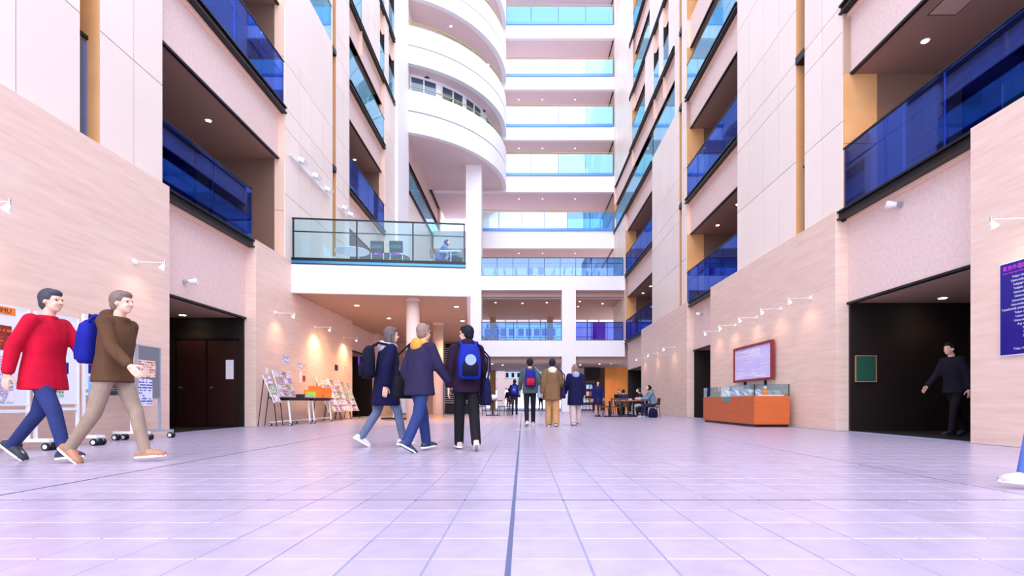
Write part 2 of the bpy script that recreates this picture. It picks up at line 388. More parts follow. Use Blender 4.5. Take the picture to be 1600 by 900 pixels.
def side(s, nm, yend, stone, gopen, opens, beams, slots, parapets, glassm):
    W = empty('wall_'+nm, (0, 0, 0), kind='structure')
    for y0, y1 in stone:
        sb('stone_cladding', 'stone', W, s, XS, XQ+.3, y0, y1, 0, STONE)
        sb('ground_body', 'stone', W, s, XQ+.3, XC, y0, y1, 0, BEAM[1]-.05)
    for y0, y1 in gopen:                                   # ground-floor openings; low light in the lobbies is put into near-black colours
        sb('plaster_panel', 'plaster', W, s, XQ, XQ+.1, y0, y1, LINTEL, BEAM[1]+.05)
        sb('lintel_trim', 'black', W, s, XQ-.03, XQ+.06, y0, y1, LINTEL-.03, LINTEL+.02)
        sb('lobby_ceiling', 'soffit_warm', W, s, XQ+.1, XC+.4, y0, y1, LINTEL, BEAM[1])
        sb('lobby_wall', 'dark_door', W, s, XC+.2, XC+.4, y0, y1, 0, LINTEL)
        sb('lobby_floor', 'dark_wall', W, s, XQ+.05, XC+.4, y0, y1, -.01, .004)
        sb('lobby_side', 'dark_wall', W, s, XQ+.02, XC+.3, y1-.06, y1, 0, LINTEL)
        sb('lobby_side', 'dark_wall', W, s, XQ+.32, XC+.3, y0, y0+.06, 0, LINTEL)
        n = max(1, round((y1-y0)/1.2))
        for i in range(n):
            a = y0+(y1-y0)*i/n
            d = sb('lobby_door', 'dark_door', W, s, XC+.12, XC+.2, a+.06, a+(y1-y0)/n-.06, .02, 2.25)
    for k, rs in opens.items():
        zt = FLR[k+1] if k+1 in FLR else TOP
        for y0, y1 in rs:                                  # balcony corridors
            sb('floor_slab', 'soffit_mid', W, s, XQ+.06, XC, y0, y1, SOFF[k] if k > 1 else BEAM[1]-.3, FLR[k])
            if k > 1:
                sb('spandrel', 'plaster', W, s, XQ, XQ+.06, y0, y1, SOFF[k], FLR[k])
                sb('soffit_trim', 'black', W, s, XQ-.025, XQ+.05, y0, y1, SOFF[k]-.02, SOFF[k]+.035)
            zc = SOFF.get(k+1, TOP)
            sb('corridor_wall', ('navy_wall' if y0 < 20 else 'blue_wall') if k < 3 else 'soffit_pale', W, s, XC, XC+.2, y0-.1, y1+.1, FLR[k], zc+.1)
            n = max(1, round((y1-y0)/1.3))
            for i in range(n+1):
                yy = y0+(y1-y0)*i/n; sb('window_mullion', 'dark_frame', W, s, XC-.06, XC, yy-.03, yy+.03, FLR[k], zc)
            sb('window_transom', 'dark_frame', W, s, XC-.05, XC, y0, y1, FLR[k]+2.1, FLR[k]+2.16)
            if y1-y0 > 2:
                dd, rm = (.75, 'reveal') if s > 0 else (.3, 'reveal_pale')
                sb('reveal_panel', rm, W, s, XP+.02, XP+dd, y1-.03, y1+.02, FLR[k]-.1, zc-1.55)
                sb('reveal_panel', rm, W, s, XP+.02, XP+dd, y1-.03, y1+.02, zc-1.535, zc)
                sb('end_wall', 'soffit_dark', W, s, XP+dd, XC, y1-.02, y1+.02, FLR[k], zc)  # dark sheet painted as shade of the corridor running on behind
            sb('pier_edge', 'reveal_pale', W, s, XP+.005, XQ+.03, y1-.02, y1+.0, (SOFF[k] if k > 1 else STONE), FLR[k])
            sb('pier_edge', 'reveal_pale', W, s, XP+.005, XQ+.03, y1-.02, y1+.0, zc, FLR.get(k+1, TOP))
            if k+1 not in opens or not any(a <= y0+.01 and b >= y1-.01 for a, b in opens.get(k+1, [])):
                # solid storey above: close the ceiling of this corridor
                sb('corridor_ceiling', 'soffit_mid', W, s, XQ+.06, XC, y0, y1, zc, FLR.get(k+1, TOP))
                sb('spandrel', 'plaster', W, s, XQ, XQ+.06, y0, y1, zc, FLR.get(k+1, TOP))
                sb('soffit_trim', 'black', W, s, XQ-.025, XQ+.05, y0, y1, zc-.02, zc+.035)
        for y0, y1 in complement(rs+slots, near_end(k), yend):
            sb('wall_body', 'joint', W, s, XP+.03, XC, y0, y1, FLR[k] if k > 1 else BEAM[1]-.05, zt)
    kt = max(opens)+1
    sb('wall_body', 'panel', W, s, XP+.03, XC, 20, yend, FLR[kt], TOP+3)
    # cladding panels
    z_rows = [STONE-.35+i*1.93 for i in range(0, 15)]
    base_row = 6.88
    z_rows = [base_row-1.98+i*1.98 for i in range(0, 12)]
    for k, rs in opens.items():
        zt = FLR[k+1] if k+1 in FLR else TOP
        z0 = FLR[k] if k > 1 else STONE-.2
        for y0, y1 in complement(rs, near_end(k), yend):
            cut = [(a, b) for a, b in slots if a > y0-.01 and b < y1+.01]
            for a, b in complement(cut, y0, y1):
                n = max(1, round((b-a)/.95)); L = (b-a)/n
                for i in range(n):
                    zs = [z0]+[z for z in z_rows if z0+.25 < z < zt-.25]+[zt]
                    for c, d in zip(zs[:-1], zs[1:]):
                        if (a+i*L) > 4 and c > .63+ (629+90)/800*(a+(i+1)*L): continue
                        sb('panel', 'panel', W, s, XP, XP+.05, a+i*L+.009, a+(i+1)*L-.009, c+.009, d-.009)
            for a, b in cut:                               # deep vertical slot with tan sides and a dark window
                sb('slot_back', 'reveal', W, s, XP+.4, XC, a, b, z0, zt)
                sb('slot_side', 'reveal', W, s, XP+.005, XP+.4, b-.015, b, z0, zt)
                sb('slot_window', 'glass_window', W, s, XP+.2, XP+.22, a, b-.03, z0+.1, min(z0+2.0, zt-.6))
                sb('slot_backing', 'navy_wall', W, s, XP+.24, XP+.26, a, b-.03, z0, min(z0+2.0, zt-.6))
                sb('slot_window_frame', 'black', W, s, XP+.18, XP+.26, a, b-.015, min(z0+2.0, zt-.6), min(z0+2.06, zt-.54))
                if k > 1: sb('slot_sill', 'black', W, s, XP-.02, XP+.3, a, b-.015, z0-.1, z0+.1)
    for k, y0, y1, zt in parapets:
        n = round((y1-y0)/.95); L = (y1-y0)/n
        for i in range(n): sb('panel', 'panel', W, s, XP, XP+.12, y0+i*L+.006, y0+(i+1)*L-.006, SOFF[k]-1.2, zt)
    for k, y0, y1, lab in beams:
        balustrade(s, k, y0, y1, glassm(k, y0), lab)
    return W
def near(k, y): return 'glass_near' if k < 3 else 'glass_far'
Lst = [(3, 10.15), (13.45, 21.05), (24.9, 45)]; Lgo = [(10.15, 13.45), (21.05, 24.9)]
Lop = {1: [(10.1, 15.3), (21.0, 26.4)], 2: [(10.1, 15.3), (21.0, 26.4)], 3: [(10.1, 19.1), (21.0, 26.4), (32, 44)],
       4: [(21.0, 22.7), (25.5, 26.4), (27.2, 28.4)], 5: [(21.0, 23.0), (25.5, 26.4), (27.2, 28.4)]}
Lbm = [(1, 10.1, 13.5, 'blue glass balustrade on left wall directly above dark doorway'), (2, 10.1, 15.3, 'upper blue glass balustrade on left wall, near bay, second up'),
       (2, 21.0, 26.4, 'left wall balustrade behind the mezzanine, second storey'), (3, 21.0, 26.4, 'left wall balustrade behind the mezzanine, third storey'),
       (4, 21.0, 28.4, 'long left wall balustrade next to the curved tower, fourth storey'), (5, 21.0, 28.4, 'topmost left wall balustrade touching the curved tower'),
       (3, 32, 44, 'left wall balustrade running back under the curved tower')]
WL = side(-1, 'left', 45, Lst, Lgo, Lop, Lbm, [(8.22, 8.6), (19.15, 19.5)], [(3, 15.3, 19.1, 14.05)], near)
Rst = [(3, 8.0), (11.46, 19.08), (21.8, 30.2)]; Rgo = [(8.0, 11.46), (19.08, 21.8), (30.2, 35.4)]
Rop = {1: [(3, 11.37), (16.93, 22.2), (28.05, 35.4)], 2: [(3, 11.37), (16.93, 22.2), (28.05, 35.4)], 3: [(16.93, 22.2), (23.9, 39.7)],
       4: [(16.93, 22.2), (24.9, 25.9), (26.7, 27.8), (29.7, 33.3)], 5: [(24.9, 25.9), (28.6, 33.0)], 6: [(28.6, 33.0)]}
Rbm = [(1, 3, 11.5, 'dark blue glass balustrade on right wall above the near doorway'), (2, 3, 11.4, 'right wall balustrade at second storey near the top right corner'),
       (1, 16.93, 22.25, 'blue glass balustrade on right wall above the far small doorway'), (2, 16.93, 22.25, 'right wall balustrade in the middle bay, second storey'),
       (3, 16.93, 22.25, 'right wall balustrade in the middle bay, third storey'), (1, 28.05, 35.4, 'right wall balustrade in the far bay, first storey'),
       (2, 28.05, 35.4, 'right wall balustrade in the far bay, second storey'), (3, 28.05, 39.7, 'long right wall balustrade in the far bay, third storey'),
       (4, 23.9, 33.9, 'long right wall balustrade in the far bay, fourth storey'), (5, 24.5, 33.9, 'long right wall balustrade in the far bay, fifth storey'),
       (6, 26.5, 33.9, 'topmost right wall balustrade in the far bay')]
WR = side(1, 'right', 40, Rst, Rgo, Rop, Rbm, [(12.9, 13.3), (22.85, 23.2)], [(3, 23.9, 28.05, 14.0)], near)
# dark doors on the end wall of the left doorway lobby
for x0, x1 in ((-9.0, -8.25), (-8.2, -7.45)):
    sb('lobby_leaf', 'door_red', WL, -1, -x1, -x0, 13.33, 13.385, .02, 2.24)
    sb('door_handle', 'steel', WL, -1, -(x0+.07)+.0, -(x0+.13), 13.28, 13.33, 1.0, 1.04)
sb('door_head', 'black', WL, -1, 7.4, 9.05, 13.34, 13.385, 2.25, 2.31)
# glass standing behind the third-storey panel parapets
balustrade(-1, 3, 15.5, 19.1, 'glass_far', 'left wall glass balustrade rising above tall panel parapet', beam=False, h=1.5)
balustrade(1, 3, 23.9, 27.9, 'glass_far', 'right wall glass balustrade rising above panel parapet in far bay', beam=False, h=1.5)
# ceiling hatch on the near right soffit
MB().box(7.62, 8.12, 8.9, 9.6, SOFF[2]-.006, SOFF[2]+.01).build('hatch', 'soffit', WR)
for a in ((7.62, 8.12, 8.88, 8.9), (7.62, 8.12, 9.6, 9.62), (7.6, 7.62, 8.88, 9.62), (8.12, 8.14, 8.88, 9.62)):
    ub('hatch_joint', 'joint', WR, a[0], a[1], a[2], a[3], SOFF[2]-.004, SOFF[2]+.01)

# ================================================================== back wall
YF, YB = 35.5, 39.7
WB = empty('wall_back', (0, 0, 0), kind='structure')
for x0, x1, zt in ((-3.93, -2.86, 17.1), (2.73, 3.7, 9.42)):
    bx('pillar', 'white', WB, x0, x1, YF, YF+1.0, 0, zt)
for k, (zb, zt) in {1: (3.83, 4.94), 2: (8.44, 9.42)}.items():
    for x0, x1 in ((-2.86, 2.73), (3.7, 7.1)):
        bx('spandrel', 'white', WB, x0, x1, YF+.02, YF+.5, zb, zt)
        bx('downstand', 'white', WB, x0, x1, YF+.9, YF+1.1, zb-.42, zb+.3)
        bx('spandrel_shadow', 'joint', WB, x0, x1, YF+.5, YF+.9, zb+.02, zb+.1)  # dark bar painted in for the shadow behind the spandrel
    bx('floor_slab', 'soffit', WB, -7, 10.5, YF+.5, 46, zb-.38, zt-.02)
for x in (-2.6, 2.4, 4.4):
    for z0, z1 in ((0, 3.5), (4.9, 8.06)):
        bx('inner_column', 'reveal', WB, x-.25, x+.25, 44.6, 45.1, z0, z1)
# rear window walls of the two lower storeys
for z0, z1 in ((4.9, 8.06), (9.4, 12.4)):
    for i in range(14):
        x = -6.8+i*1.05; ub('window_mullion', 'dark_frame', WB, x-.03, x+.03, 45.9, 45.98, z0, z1)
    for zz in (z0+.9, z0+1.6): ub('window_transom', 'dark_frame', WB, -7, 7, 45.9, 45.98, zz-.025, zz+.025)
LV = [(3, 12.59, 13.93, 15.37), (4, 16.95, 18.2, 19.85), (5, 21.0, 22.0, 23.55), (6, 24.9, 25.9, 27.2), (7, 28.9, 29.9, 31.3), (8, 32.2, 33.5, 34.6)]
for k, zb, zt, zr in LV:
    bx('spandrel', 'white', WB, -6.9, 7.1, YB, YB+.3, zb, zt)
    bx('floor_slab', 'soffit_pale', WB, -6.9, 9.8, YB+.3, 45.5, zb, zt-.05)
    bx('reveal_strip', 'black', WB, 7.02, 7.1, YB+.3, 45.4, zb-.06, zb)
    bx('end_wall', 'soffit', WB, 7.1, 7.3, YB, 45.5, zt, zt+2.9)
    bx('inner_column', 'soffit_pale', WB, 3.0, 3.8, 44.4, 45.0, zt-.05, zt+2.9)
    for i in range(9): ub('window_mullion', 'white_metal', WB, -1.5+i*1.05, -1.46+i*1.05, 45.4, 45.46, zt, zt+2.9)
    t = empty('glass_balustrade', (0, YB-.05, zt), label='back wall glass balustrade with blue base channel, %s storey' % {3: 'third', 4: 'fourth', 5: 'fifth', 6: 'sixth', 7: 'seventh', 8: 'eighth'}[k], cat='balustrade', group='glass balustrades on the back wall')
    gm = 'glass_deep' if k >= 7 else 'glass_back'
    x0 = -3.6 if k == 3 else -1.45
    ub('base_channel', 'blue_channel', t, x0, 7.0, -.03, .08, 0, .2)
    n = 6 if k == 3 else 4
    for i in range(n):
        a = x0+(7.0-x0)*i/n; L = (7.0-x0)/n
        ub('glass_pane', ('glass_deep' if k == 3 and i >= n-2 else 'glass_cyan' if (k == 4 and i >= 2) or (k in (5, 6) and i == n-1) else gm), t, a+.015, a+L-.015, .01, .03, .2, zr-zt)
        ub('post', 'dark_frame', t, a-.015, a+.015, .03, .07, .2, zr-zt)
    ub('post', 'dark_frame', t, 6.97, 7.0, .03, .07, .2, zr-zt)
    MB().path([(x0, .03, zr-zt+.16), (2.2, .03, zr-zt+.14)], .025).build('hand_rail', 'rail_green', t)
    MB().path([(2.2, .03, zr-zt+.14), (7.0, .03, zr-zt+.12)], .025).build('hand_rail', 'rail_amber', t)
# lower glass balustrades in the white frame
for k, z, spans in ((1, 4.94, ((-2.86, 2.73, 'left'), (3.7, 7.0, 'right'))), (2, 9.42, ((-2.86, 7.0, 'whole'),))):
    for x0, x1, nm in spans:
        lab = {'left': 'first-storey glass balustrade in front of blue chairs, back wall', 'right': 'narrow first-storey glass balustrade right of the white pillar, back wall',
               'whole': 'wide second-storey glass balustrade above the white pillars, back wall'}[nm]
        t = empty('glass_balustrade', (0, YF+.15, z), label=lab, cat='balustrade', group='glass balustrades on the back wall')
        ub('base_channel', 'dark_frame', t, x0, x1, 0, .05, 0, .06)
        n = max(2, round((x1-x0)/1.15)); L = (x1-x0)/n
        for i in range(n): ub('glass_pane', 'glass_low' if nm != 'right' else 'glass_near', t, x0+i*L+.012, x0+(i+1)*L-.012, .01, .03, .06, 1.27)
        for i in range(n+1): ub('post', 'dark_frame', t, x0+i*L-.018, x0+i*L+.018, .03, .07, .06, 1.27)
        ub('top_rail', 'dark_frame', t, x0, x1, .0, .05, 1.27, 1.31); ub('mid_rail', 'dark_frame', t, x0, x1, .035, .06, .9, .925)

# ================================================================== curved tower
CX, CY, RR = -9.5, 39.0, 8.25
WC = empty('wall_curved_tower', (CX, CY, 0), kind='structure')
def arc(r0, r1, z0, z1, a0=-78, a1=14, n=56):
    mb = MB(); cs = [(r0, z0), (r1, z0), (r1, z1), (r0, z1)]
    for k in range(4):                      # four separate strips keep the edges crisp
        p, q = cs[k], cs[(k+1) % 4]; vs = []; fs = []
        for i in range(n+1):
            a = R(a0+(a1-a0)*i/n); c, s_ = math.cos(a), math.sin(a)
            vs += [(p[0]*c, p[0]*s_, p[1]), (q[0]*c, q[0]*s_, q[1])]
        for i in range(n): fs.append((2*i, 2*i+1, 2*i+3, 2*i+2))
        mb.add(vs, fs)
    for a in (R(a0), R(a1)):
        c, s_ = math.cos(a), math.sin(a); mb.add([(r*c, r*s_, z) for r, z in cs], [(0, 1, 2, 3)])
    return mb
DL = [(17.1, 18.4, 19.66), (21.3, 22.4, 23.6), (25.4, 26.5, 27.75), (29.5, 30.6, 31.9), (33.6, 34.7, 36.0)]
def sm(o):
    for p in o.data.polygons: p.use_smooth = True
    return o
for j, (zb, zg, zt) in enumerate(DL):
    sm(arc(RR-.35, RR, zb, zg-.045).build('lower_band', 'white', WC))
    sm(arc(RR-.35, RR-.14, zg-.05, zg+.05).build('groove', 'joint', WC))
    sm(arc(RR-.35, RR, zg+.045, zt).build('parapet_band', 'white', WC))
    sm(arc(.5, RR-.34, zb, zb+.35).build('slab', 'soffit_pale', WC))
    if j+1 < len(DL): sm(arc(*((RR-1.3, RR-1.0) if j == 0 else (RR-2.4, RR-2.1)), zb+.35, DL[j+1][0]).build('inner_wall', 'white' if j == 0 else 'soffit_pale', WC))
    rail = [((RR-.12)*math.cos(R(a)), (RR-.12)*math.sin(R(a)), zt+.3) for a in range(-76, 14, 3)]
    MB().path(rail, .03).build('hand_rail', 'rail_green', WC, smooth=True)
    for a in range(-76, 14, 9):
        c, s_ = math.cos(R(a)), math.sin(R(a)); MB().cyl(((RR-.12)*c, (RR-.12)*s_, zt), ((RR-.12)*c, (RR-.12)*s_, zt+.3), .018, n=6).build('rail_post', 'rail_green', WC)
# windows of the lowest tower storey
for i, a in enumerate((-67, -60.5, -51, -44.5, -36, -29.5, -17, -10)):
    ra = R(a); mt = Matrix.Translation((math.cos(ra)*(RR-.98), math.sin(ra)*(RR-.98), 20.05)) @ Matrix.Rotation(ra, 4, 'Z')
    wdw = empty('window', (0, 0, 0)); wdw.parent = WC; wdw.matrix_local = mt
    MB().box(0, .06, -.4, .4, -.95, 1.0).build('pane', 'glass_window', wdw)
    for b in ((-.44, -.38, -1, 1.05), (.38, .44, -1, 1.05), (-.44, .44, 1.0, 1.06), (-.44, .44, -1.02, -.95)):
        ub('window_frame', 'white_metal', wdw, -.02, .09, b[0], b[1], b[2], b[3])
    ub('window_backing', 'navy_wall', wdw, -.03, -.0, -.4, .4, -.95, 1.0)
for a in (-62, -22):
    for j in (0,):
        ra = R(a); c, s_ = math.cos(ra), math.sin(ra)
        MB().cyl(((RR-1.0)*c, (RR-1.0)*s_, DL[1][0]-.03), ((RR-1.0)*c, (RR-1.0)*s_, DL[1][0]), .16, n=14).build('soffit_vent', 'vent', WC)
# pier that ends the left wall beside the tower
bx('end_pier', 'white', WL, -7.14, -6.97, 28.6, 31.3, STONE, 30)

# ================================================================== mezzanine
A0 = Vector((-7.0, 15.5, 0)); ang = math.atan2(.55, 5.37)
MZ = empty('mezzanine_wall', A0, ang, kind='structure'); MW, MD = 5.4, 17.0
bx('slab_core', 'soffit_warm', MZ, 0, MW-.12, .12, MD, 3.97, 4.75)
bx('front_fascia', 'white', MZ, -.3, MW, 0, .12, 3.96, 4.83)
bx('side_fascia', 'white', MZ, MW-.12, MW, .12, MD, 3.96, 4.83)
bx('side_parapet', 'white', MZ, MW-.12, MW, -.0, MD, 4.83, 5.9)
t = empty('glass_balustrade', A0, ang, label='glass balustrade along the front of the mezzanine terrace', cat='balustrade')
ub('lower_beam', 'black', t, 0, MW-.15, -.02, .1, 4.83, 4.86); ub('channel', 'teal_channel', t, 0, MW-.15, .0, .1, 4.86, 4.95)
ub('upper_beam', 'black', t, 0, MW-.15, -.02, .12, 4.95, 5.03)
for a, b in ((.03, 1.9), (1.93, 3.6), (3.63, 5.2)): ub('glass_pane', 'glass_mezz', t, a, b, .04, .055, 5.03, 6.21)
for a in (.03, 1.915, 3.615, 5.2): ub('post', 'dark_frame', t, a-.022, a+.022, .06, .1, 5.03, 6.21)
ub('top_rail', 'dark_frame', t, 0, MW-.17, .03, .08, 6.21, 6.25); ub('mid_rail', 'dark_frame', t, .0, MW-.17, .065, .095, 5.83, 5.86)
def mz(u, v, z=0): return Vector((A0.x+u*math.cos(ang)-v*math.sin(ang), A0.y+u*math.sin(ang)+v*math.cos(ang), z))
for i, (x, y, lab) in enumerate(((-3.54, 16.55, 'round beige column at the front of the mezzanine'), (-3.56, 21.6, 'round beige column deeper under the mezzanine'))):
    c = empty('round_column', (x, y, 0), label=lab, cat='column')
    MB().cyl((0, 0, .06), (0, 0, 3.9), .215, n=32).build('shaft', 'far_wall', c, smooth=False)
    for p in c.children if False else [o for o in COL.objects if o.parent == c]:
        for q in p.data.polygons: q.use_smooth = len(q.vertices) == 4
    MB().cyl((0, 0, 0), (0, 0, .07), .225, n=32).build('base_ring', 'reveal', c); MB().cyl((0, 0, 3.88), (0, 0, 3.97), .225, n=32).build('collar', 'far_wall', c)
# rear wall below the mezzanine: stone wall, white doorway, dark louvre screen
BW = empty('wall_under_mezzanine', (0, 0, 0), kind='structure')
bx('rear_wall', 'soffit', BW, -7, -4.4, 28.6, 28.9, 0, 3.97)
bx('rear_dark', 'dark_wall', BW, -4.4, -2.7, 29.3, 29.5, 0, 3.97)
bx('white_bulkhead', 'white', BW, -6.6, -4.5, 28.4, 28.6, 2.55, 3.3)
ls = empty('louvre_screen', (-4.3, 28.2, 0), label='dark louvre screen with pale slats behind the round columns', cat='screen')
bx('frame', 'black', ls, 0, 1.7, .1, .16, 0, 3.7)
for i in range(26): ub('slat', 'grey_metal', ls, .02, 1.68, 0, .1, .6+i*.12, .6+i*.12+.035)

# ================================================================== beyond: passage and far building
FB = empty('far_building', (0, 58, 0), label='pale building seen through the passage beyond the white frame', cat='building')
segs = [(-14, -4.1), (-2.9, -2.0), (2.6, 3.6), (6.0, 14)]
for x0, x1 in segs: ub('wall_pier', 'far_wall', FB, x0, x1, 0, .5, 0, 20)
for z0, z1 in ((2.3, 3.3), (4.2, 7.5), (9.6, 13), (15, 20)):
    for x0, x1 in ((-4.1, -2.9), (-2.0, 2.6), (3.6, 6.0)): ub('wall_band', 'far_wall', FB, x0, x1, .02, .5, z0, z1)
for z0, z1 in ((2.05, 2.3), (3.3, 4.2), (7.5, 9.6), (13, 15)):
    for x0, x1 in ((-4.1, -2.9), (-2.0, 2.6), (3.6, 6.0)):
        wn = empty('window', (0, 0, 0)); wn.parent = FB
        ub('window_frame', 'dark_frame', wn, x0, x1, .3, .34, z0, z0+.05); ub('window_frame', 'dark_frame', wn, x0, x1, .3, .34, z1-.05, z1)
        ub('pane', 'glass_back', wn, x0, x1, .32, .335, z0+.05, z1-.05)
for i in range(7): ub('window_bar', 'dark_frame', FB, -1.9+i*.65, -1.6+i*.65, .26, .3, 3.5, 4.0)
# cafe interior at the far right behind the frame
CF = empty('wall_cafe', (0, 0, 0), kind='structure')
bx('back_wall', 'wood_dark', CF, 3.9, 9.8, 41.8, 42.0, 0, 3.45)
bx('lit_panel', 'orange_lit_wall', CF, 6.2, 7.9, 38.5, 38.7, 0, 3.3)  # orange cafe lighting is put into this panel's colour
bx('dark_panel', 'dark_wall', CF, 5.0, 6.15, 40.5, 40.7, 0, 3.4)
bx('white_jamb', 'white', CF, 4.55, 4.95, 41.2, 41.6, 0, 3.4)
# ================================================================== downlights
for x, y in ((-5.7, 17.6), (-3.9, 17.7), (-2.3, 17.8), (-5.3, 20.3), (-2.45, 20.9), (-5.2, 24.2), (-4.0, 24.4)):
    downlight(x, y, 3.97, 'round recessed downlight in the ceiling under the mezzanine', .1, spot=170)
downlight(8.9, 10.85, LINTEL, 'recessed downlight in the near right doorway ceiling', .1, spot=10)
downlight(-8.6, 12.95, LINTEL, 'recessed downlight in the left doorway ceiling', .1, spot=10)
downlight(7.9, 20.6, LINTEL, 'recessed downlight in the far small right doorway', .085, spot=4)
downlight(8.1, 10.3, SOFF[2], 'recessed downlight above the near right balcony', .085, spot=25)
downlight(-8.1, 13.2, SOFF[2], 'recessed downlight above the left balcony over the doorway', .085, spot=25)
downlight(-8.3, 11.6, SOFF[3], 'recessed downlight above the upper left balcony', .085, spot=12)
for x, y in ((7.9, 18.8), (8.0, 21.0)): downlight(x, y, SOFF[2], 'recessed downlight above the middle right balcony', .085, spot=25)
for x, y in ((8.0, 30), (8.0, 32), (8.0, 34)): downlight(x, y, SOFF[2], 'recessed downlight above the far right balcony', .085, spot=25)
for y in (23.0, 25): downlight(-8.2, y, SOFF[3], 'recessed downlight above left balcony behind the mezzanine', .085, spot=25)
for x, y in ((-2.0, 38), (0, 38.3), (1.8, 38)): downlight(x, y, 8.06, 'recessed downlight above the blue chairs on the back wall', .085, spot=20)
for x, y in ((4.2, 37.6), (4.3, 39.6), (6.0, 38.4)): downlight(x, y, 8.06, 'recessed downlight right of the white pillar, first storey', .085, spot=20)
for x, y in ((-2.2, 37.2), (-1.5, 38.4), (4.3, 38.2), (5.6, 37.2), (6.4, 36.9)): downlight(x, y, 3.45, 'recessed downlight in the passage ceiling under the white frame', .085, spot=45)
for k, zb in ((3, 12.59), (4, 16.95), (5, 21.0), (6, 24.9)):
    for x in (-.3, 1.6, 4.2): downlight(x, YB+1.3, zb, 'small recessed downlight in the back wall balcony ceilings', .05, glow='lamp_small')
for a in (-48, -12):
    downlight(CX+(RR-1.1)*math.cos(R(a)), CY+(RR-1.1)*math.sin(R(a)), DL[2][0], 'recessed downlight under the upper ring of the curved tower', .1)

# ================================================================== wall spotlights on long arms
def wall_spot(s, y, label, z=3.17, L=.55, energy=5):
    t = empty('wall_spotlight', (s*XS, y, z), label=label, cat='spotlight', group='arm spotlights on the stone walls')
    d = -s
    MB().cyl((0, 0, 0), (d*.03, 0, 0), .05, n=14).build('wall_plate', 'white_metal', t)
    MB().cyl((d*.02, 0, 0), (d*L, 0, -.015), .007, n=8).build('arm', 'white_metal', t)
    MB().cyl((d*L, 0, .02), (d*L, 0, -.05), .014, n=8).build('swivel', 'steel', t)
    MB().cyl((d*L, 0, -.045), (d*(L-.05), 0, -.12), .022, .055, n=14).build('lamp_head', 'white_metal', t)
    MB().cyl((d*(L-.049), 0, -.119), (d*(L-.055), 0, -.128), .048, .04, n=14).build('bulb', 'lamp_glow', t)
    ld = bpy.data.lights.new('spot_beam', 'SPOT'); lo = bpy.data.objects.new('spot_beam', ld); COL.objects.link(lo); lo.parent = t
    ld.energy = energy; ld.color = (1, .58, .34); ld.spot_size = R(110); ld.spot_blend = .9; ld.shadow_soft_size = .04
    lo.location = (d*(L-.07), 0, -.15); lo.rotation_euler = Vector((s*.5, 0, -.9)).to_track_quat('-Z', 'Y').to_euler()
    return t
for y, lab, e in ((6.44, 'arm spotlight at the left edge of the picture', 5), (9.23, 'arm spotlight on the left stone wall beside the doorway', 5), (14.5, 'arm spotlight above the brochure stand, nearest the mezzanine', 12),
               (17.2, 'arm spotlight above the brochure table under the mezzanine', 50), (20.0, 'farthest arm spotlight on the left wall, above brochure racks', 50)):
    wall_spot(-1, y, lab, energy=e)
for y, lab in ((7.05, 'arm spotlight above the blue sign on the right wall'), (12.44, 'right wall arm spotlight nearest the big doorway, above the showcase'), (13.88, 'second arm spotlight in the row above the showcase'),
               (15.3, 'third arm spotlight in the row above the showcase'), (16.84, 'fourth arm spotlight in the row above the showcase'), (18.2, 'fifth arm spotlight in the row, beside the small doorway'),
               (23.6, 'arm spotlight on the far right stone wall, nearest of three'), (26.5, 'arm spotlight on the far right stone wall, middle of three'), (29.2, 'arm spotlight on the far right stone wall, farthest of three')):
    wall_spot(1, y, lab)
def bullet_lamp(s, y, z, label):
    t = empty('bullet_lamp', (s*XQ, y, z), label=label, cat='spotlight')
    d = -s
    MB().cyl((0, 0, 0), (d*.04, 0, 0), .055, n=14).build('wall_plate', 'steel', t)
    MB().cyl((d*.03, 0, 0), (d*.14, .02, .01), .018, n=8).build('neck', 'steel', t)
    MB().cyl((d*.1, .02, .01), (d*.24, .06, .02), .05, .075, n=16).build('head', 'white_metal', t)
    MB().cyl((d*.241, .06, .02), (d*.25, .063, .021), .06, n=16).build('lens', 'paper', t)
bullet_lamp(1, 9.83, 4.43, 'silver bullet lamp on plaster above the near right doorway')
bullet_lamp(1, 20.7, 4.2, 'silver bullet lamp on plaster above the small right doorway')
bullet_lamp(-1, 11.0, 3.22, 'dark round lamp on plaster above the left doorway')
# floodlight bars on the left panels
def flood_bar(y0, y1, n, label):
    t = empty('floodlight_bar', (-XP, y0, 8.15), label=label, cat='floodlight')
    MB().box(.03, .08, 0, y1-y0, -.03, .03).build('bar', 'white_metal', t)
    for i in range(n):
        y = (y1-y0)*(i+.55)/n
        h = MB().obox(Matrix.Translation((.2, y, .06)) @ Matrix.Rotation(R(25), 4, 'Y'), .2, .3, .12).build('flood_head', 'white_metal', t)
        MB().cyl((.06, y, 0), (.16, y, .04), .02, n=8).build('bracket', 'steel', t)
flood_bar(15.5, 18.75, 3, 'white bar with three floodlights on left wall panels')
flood_bar(19.6, 21.0, 2, 'white bar with two floodlights beyond the slot on left wall')

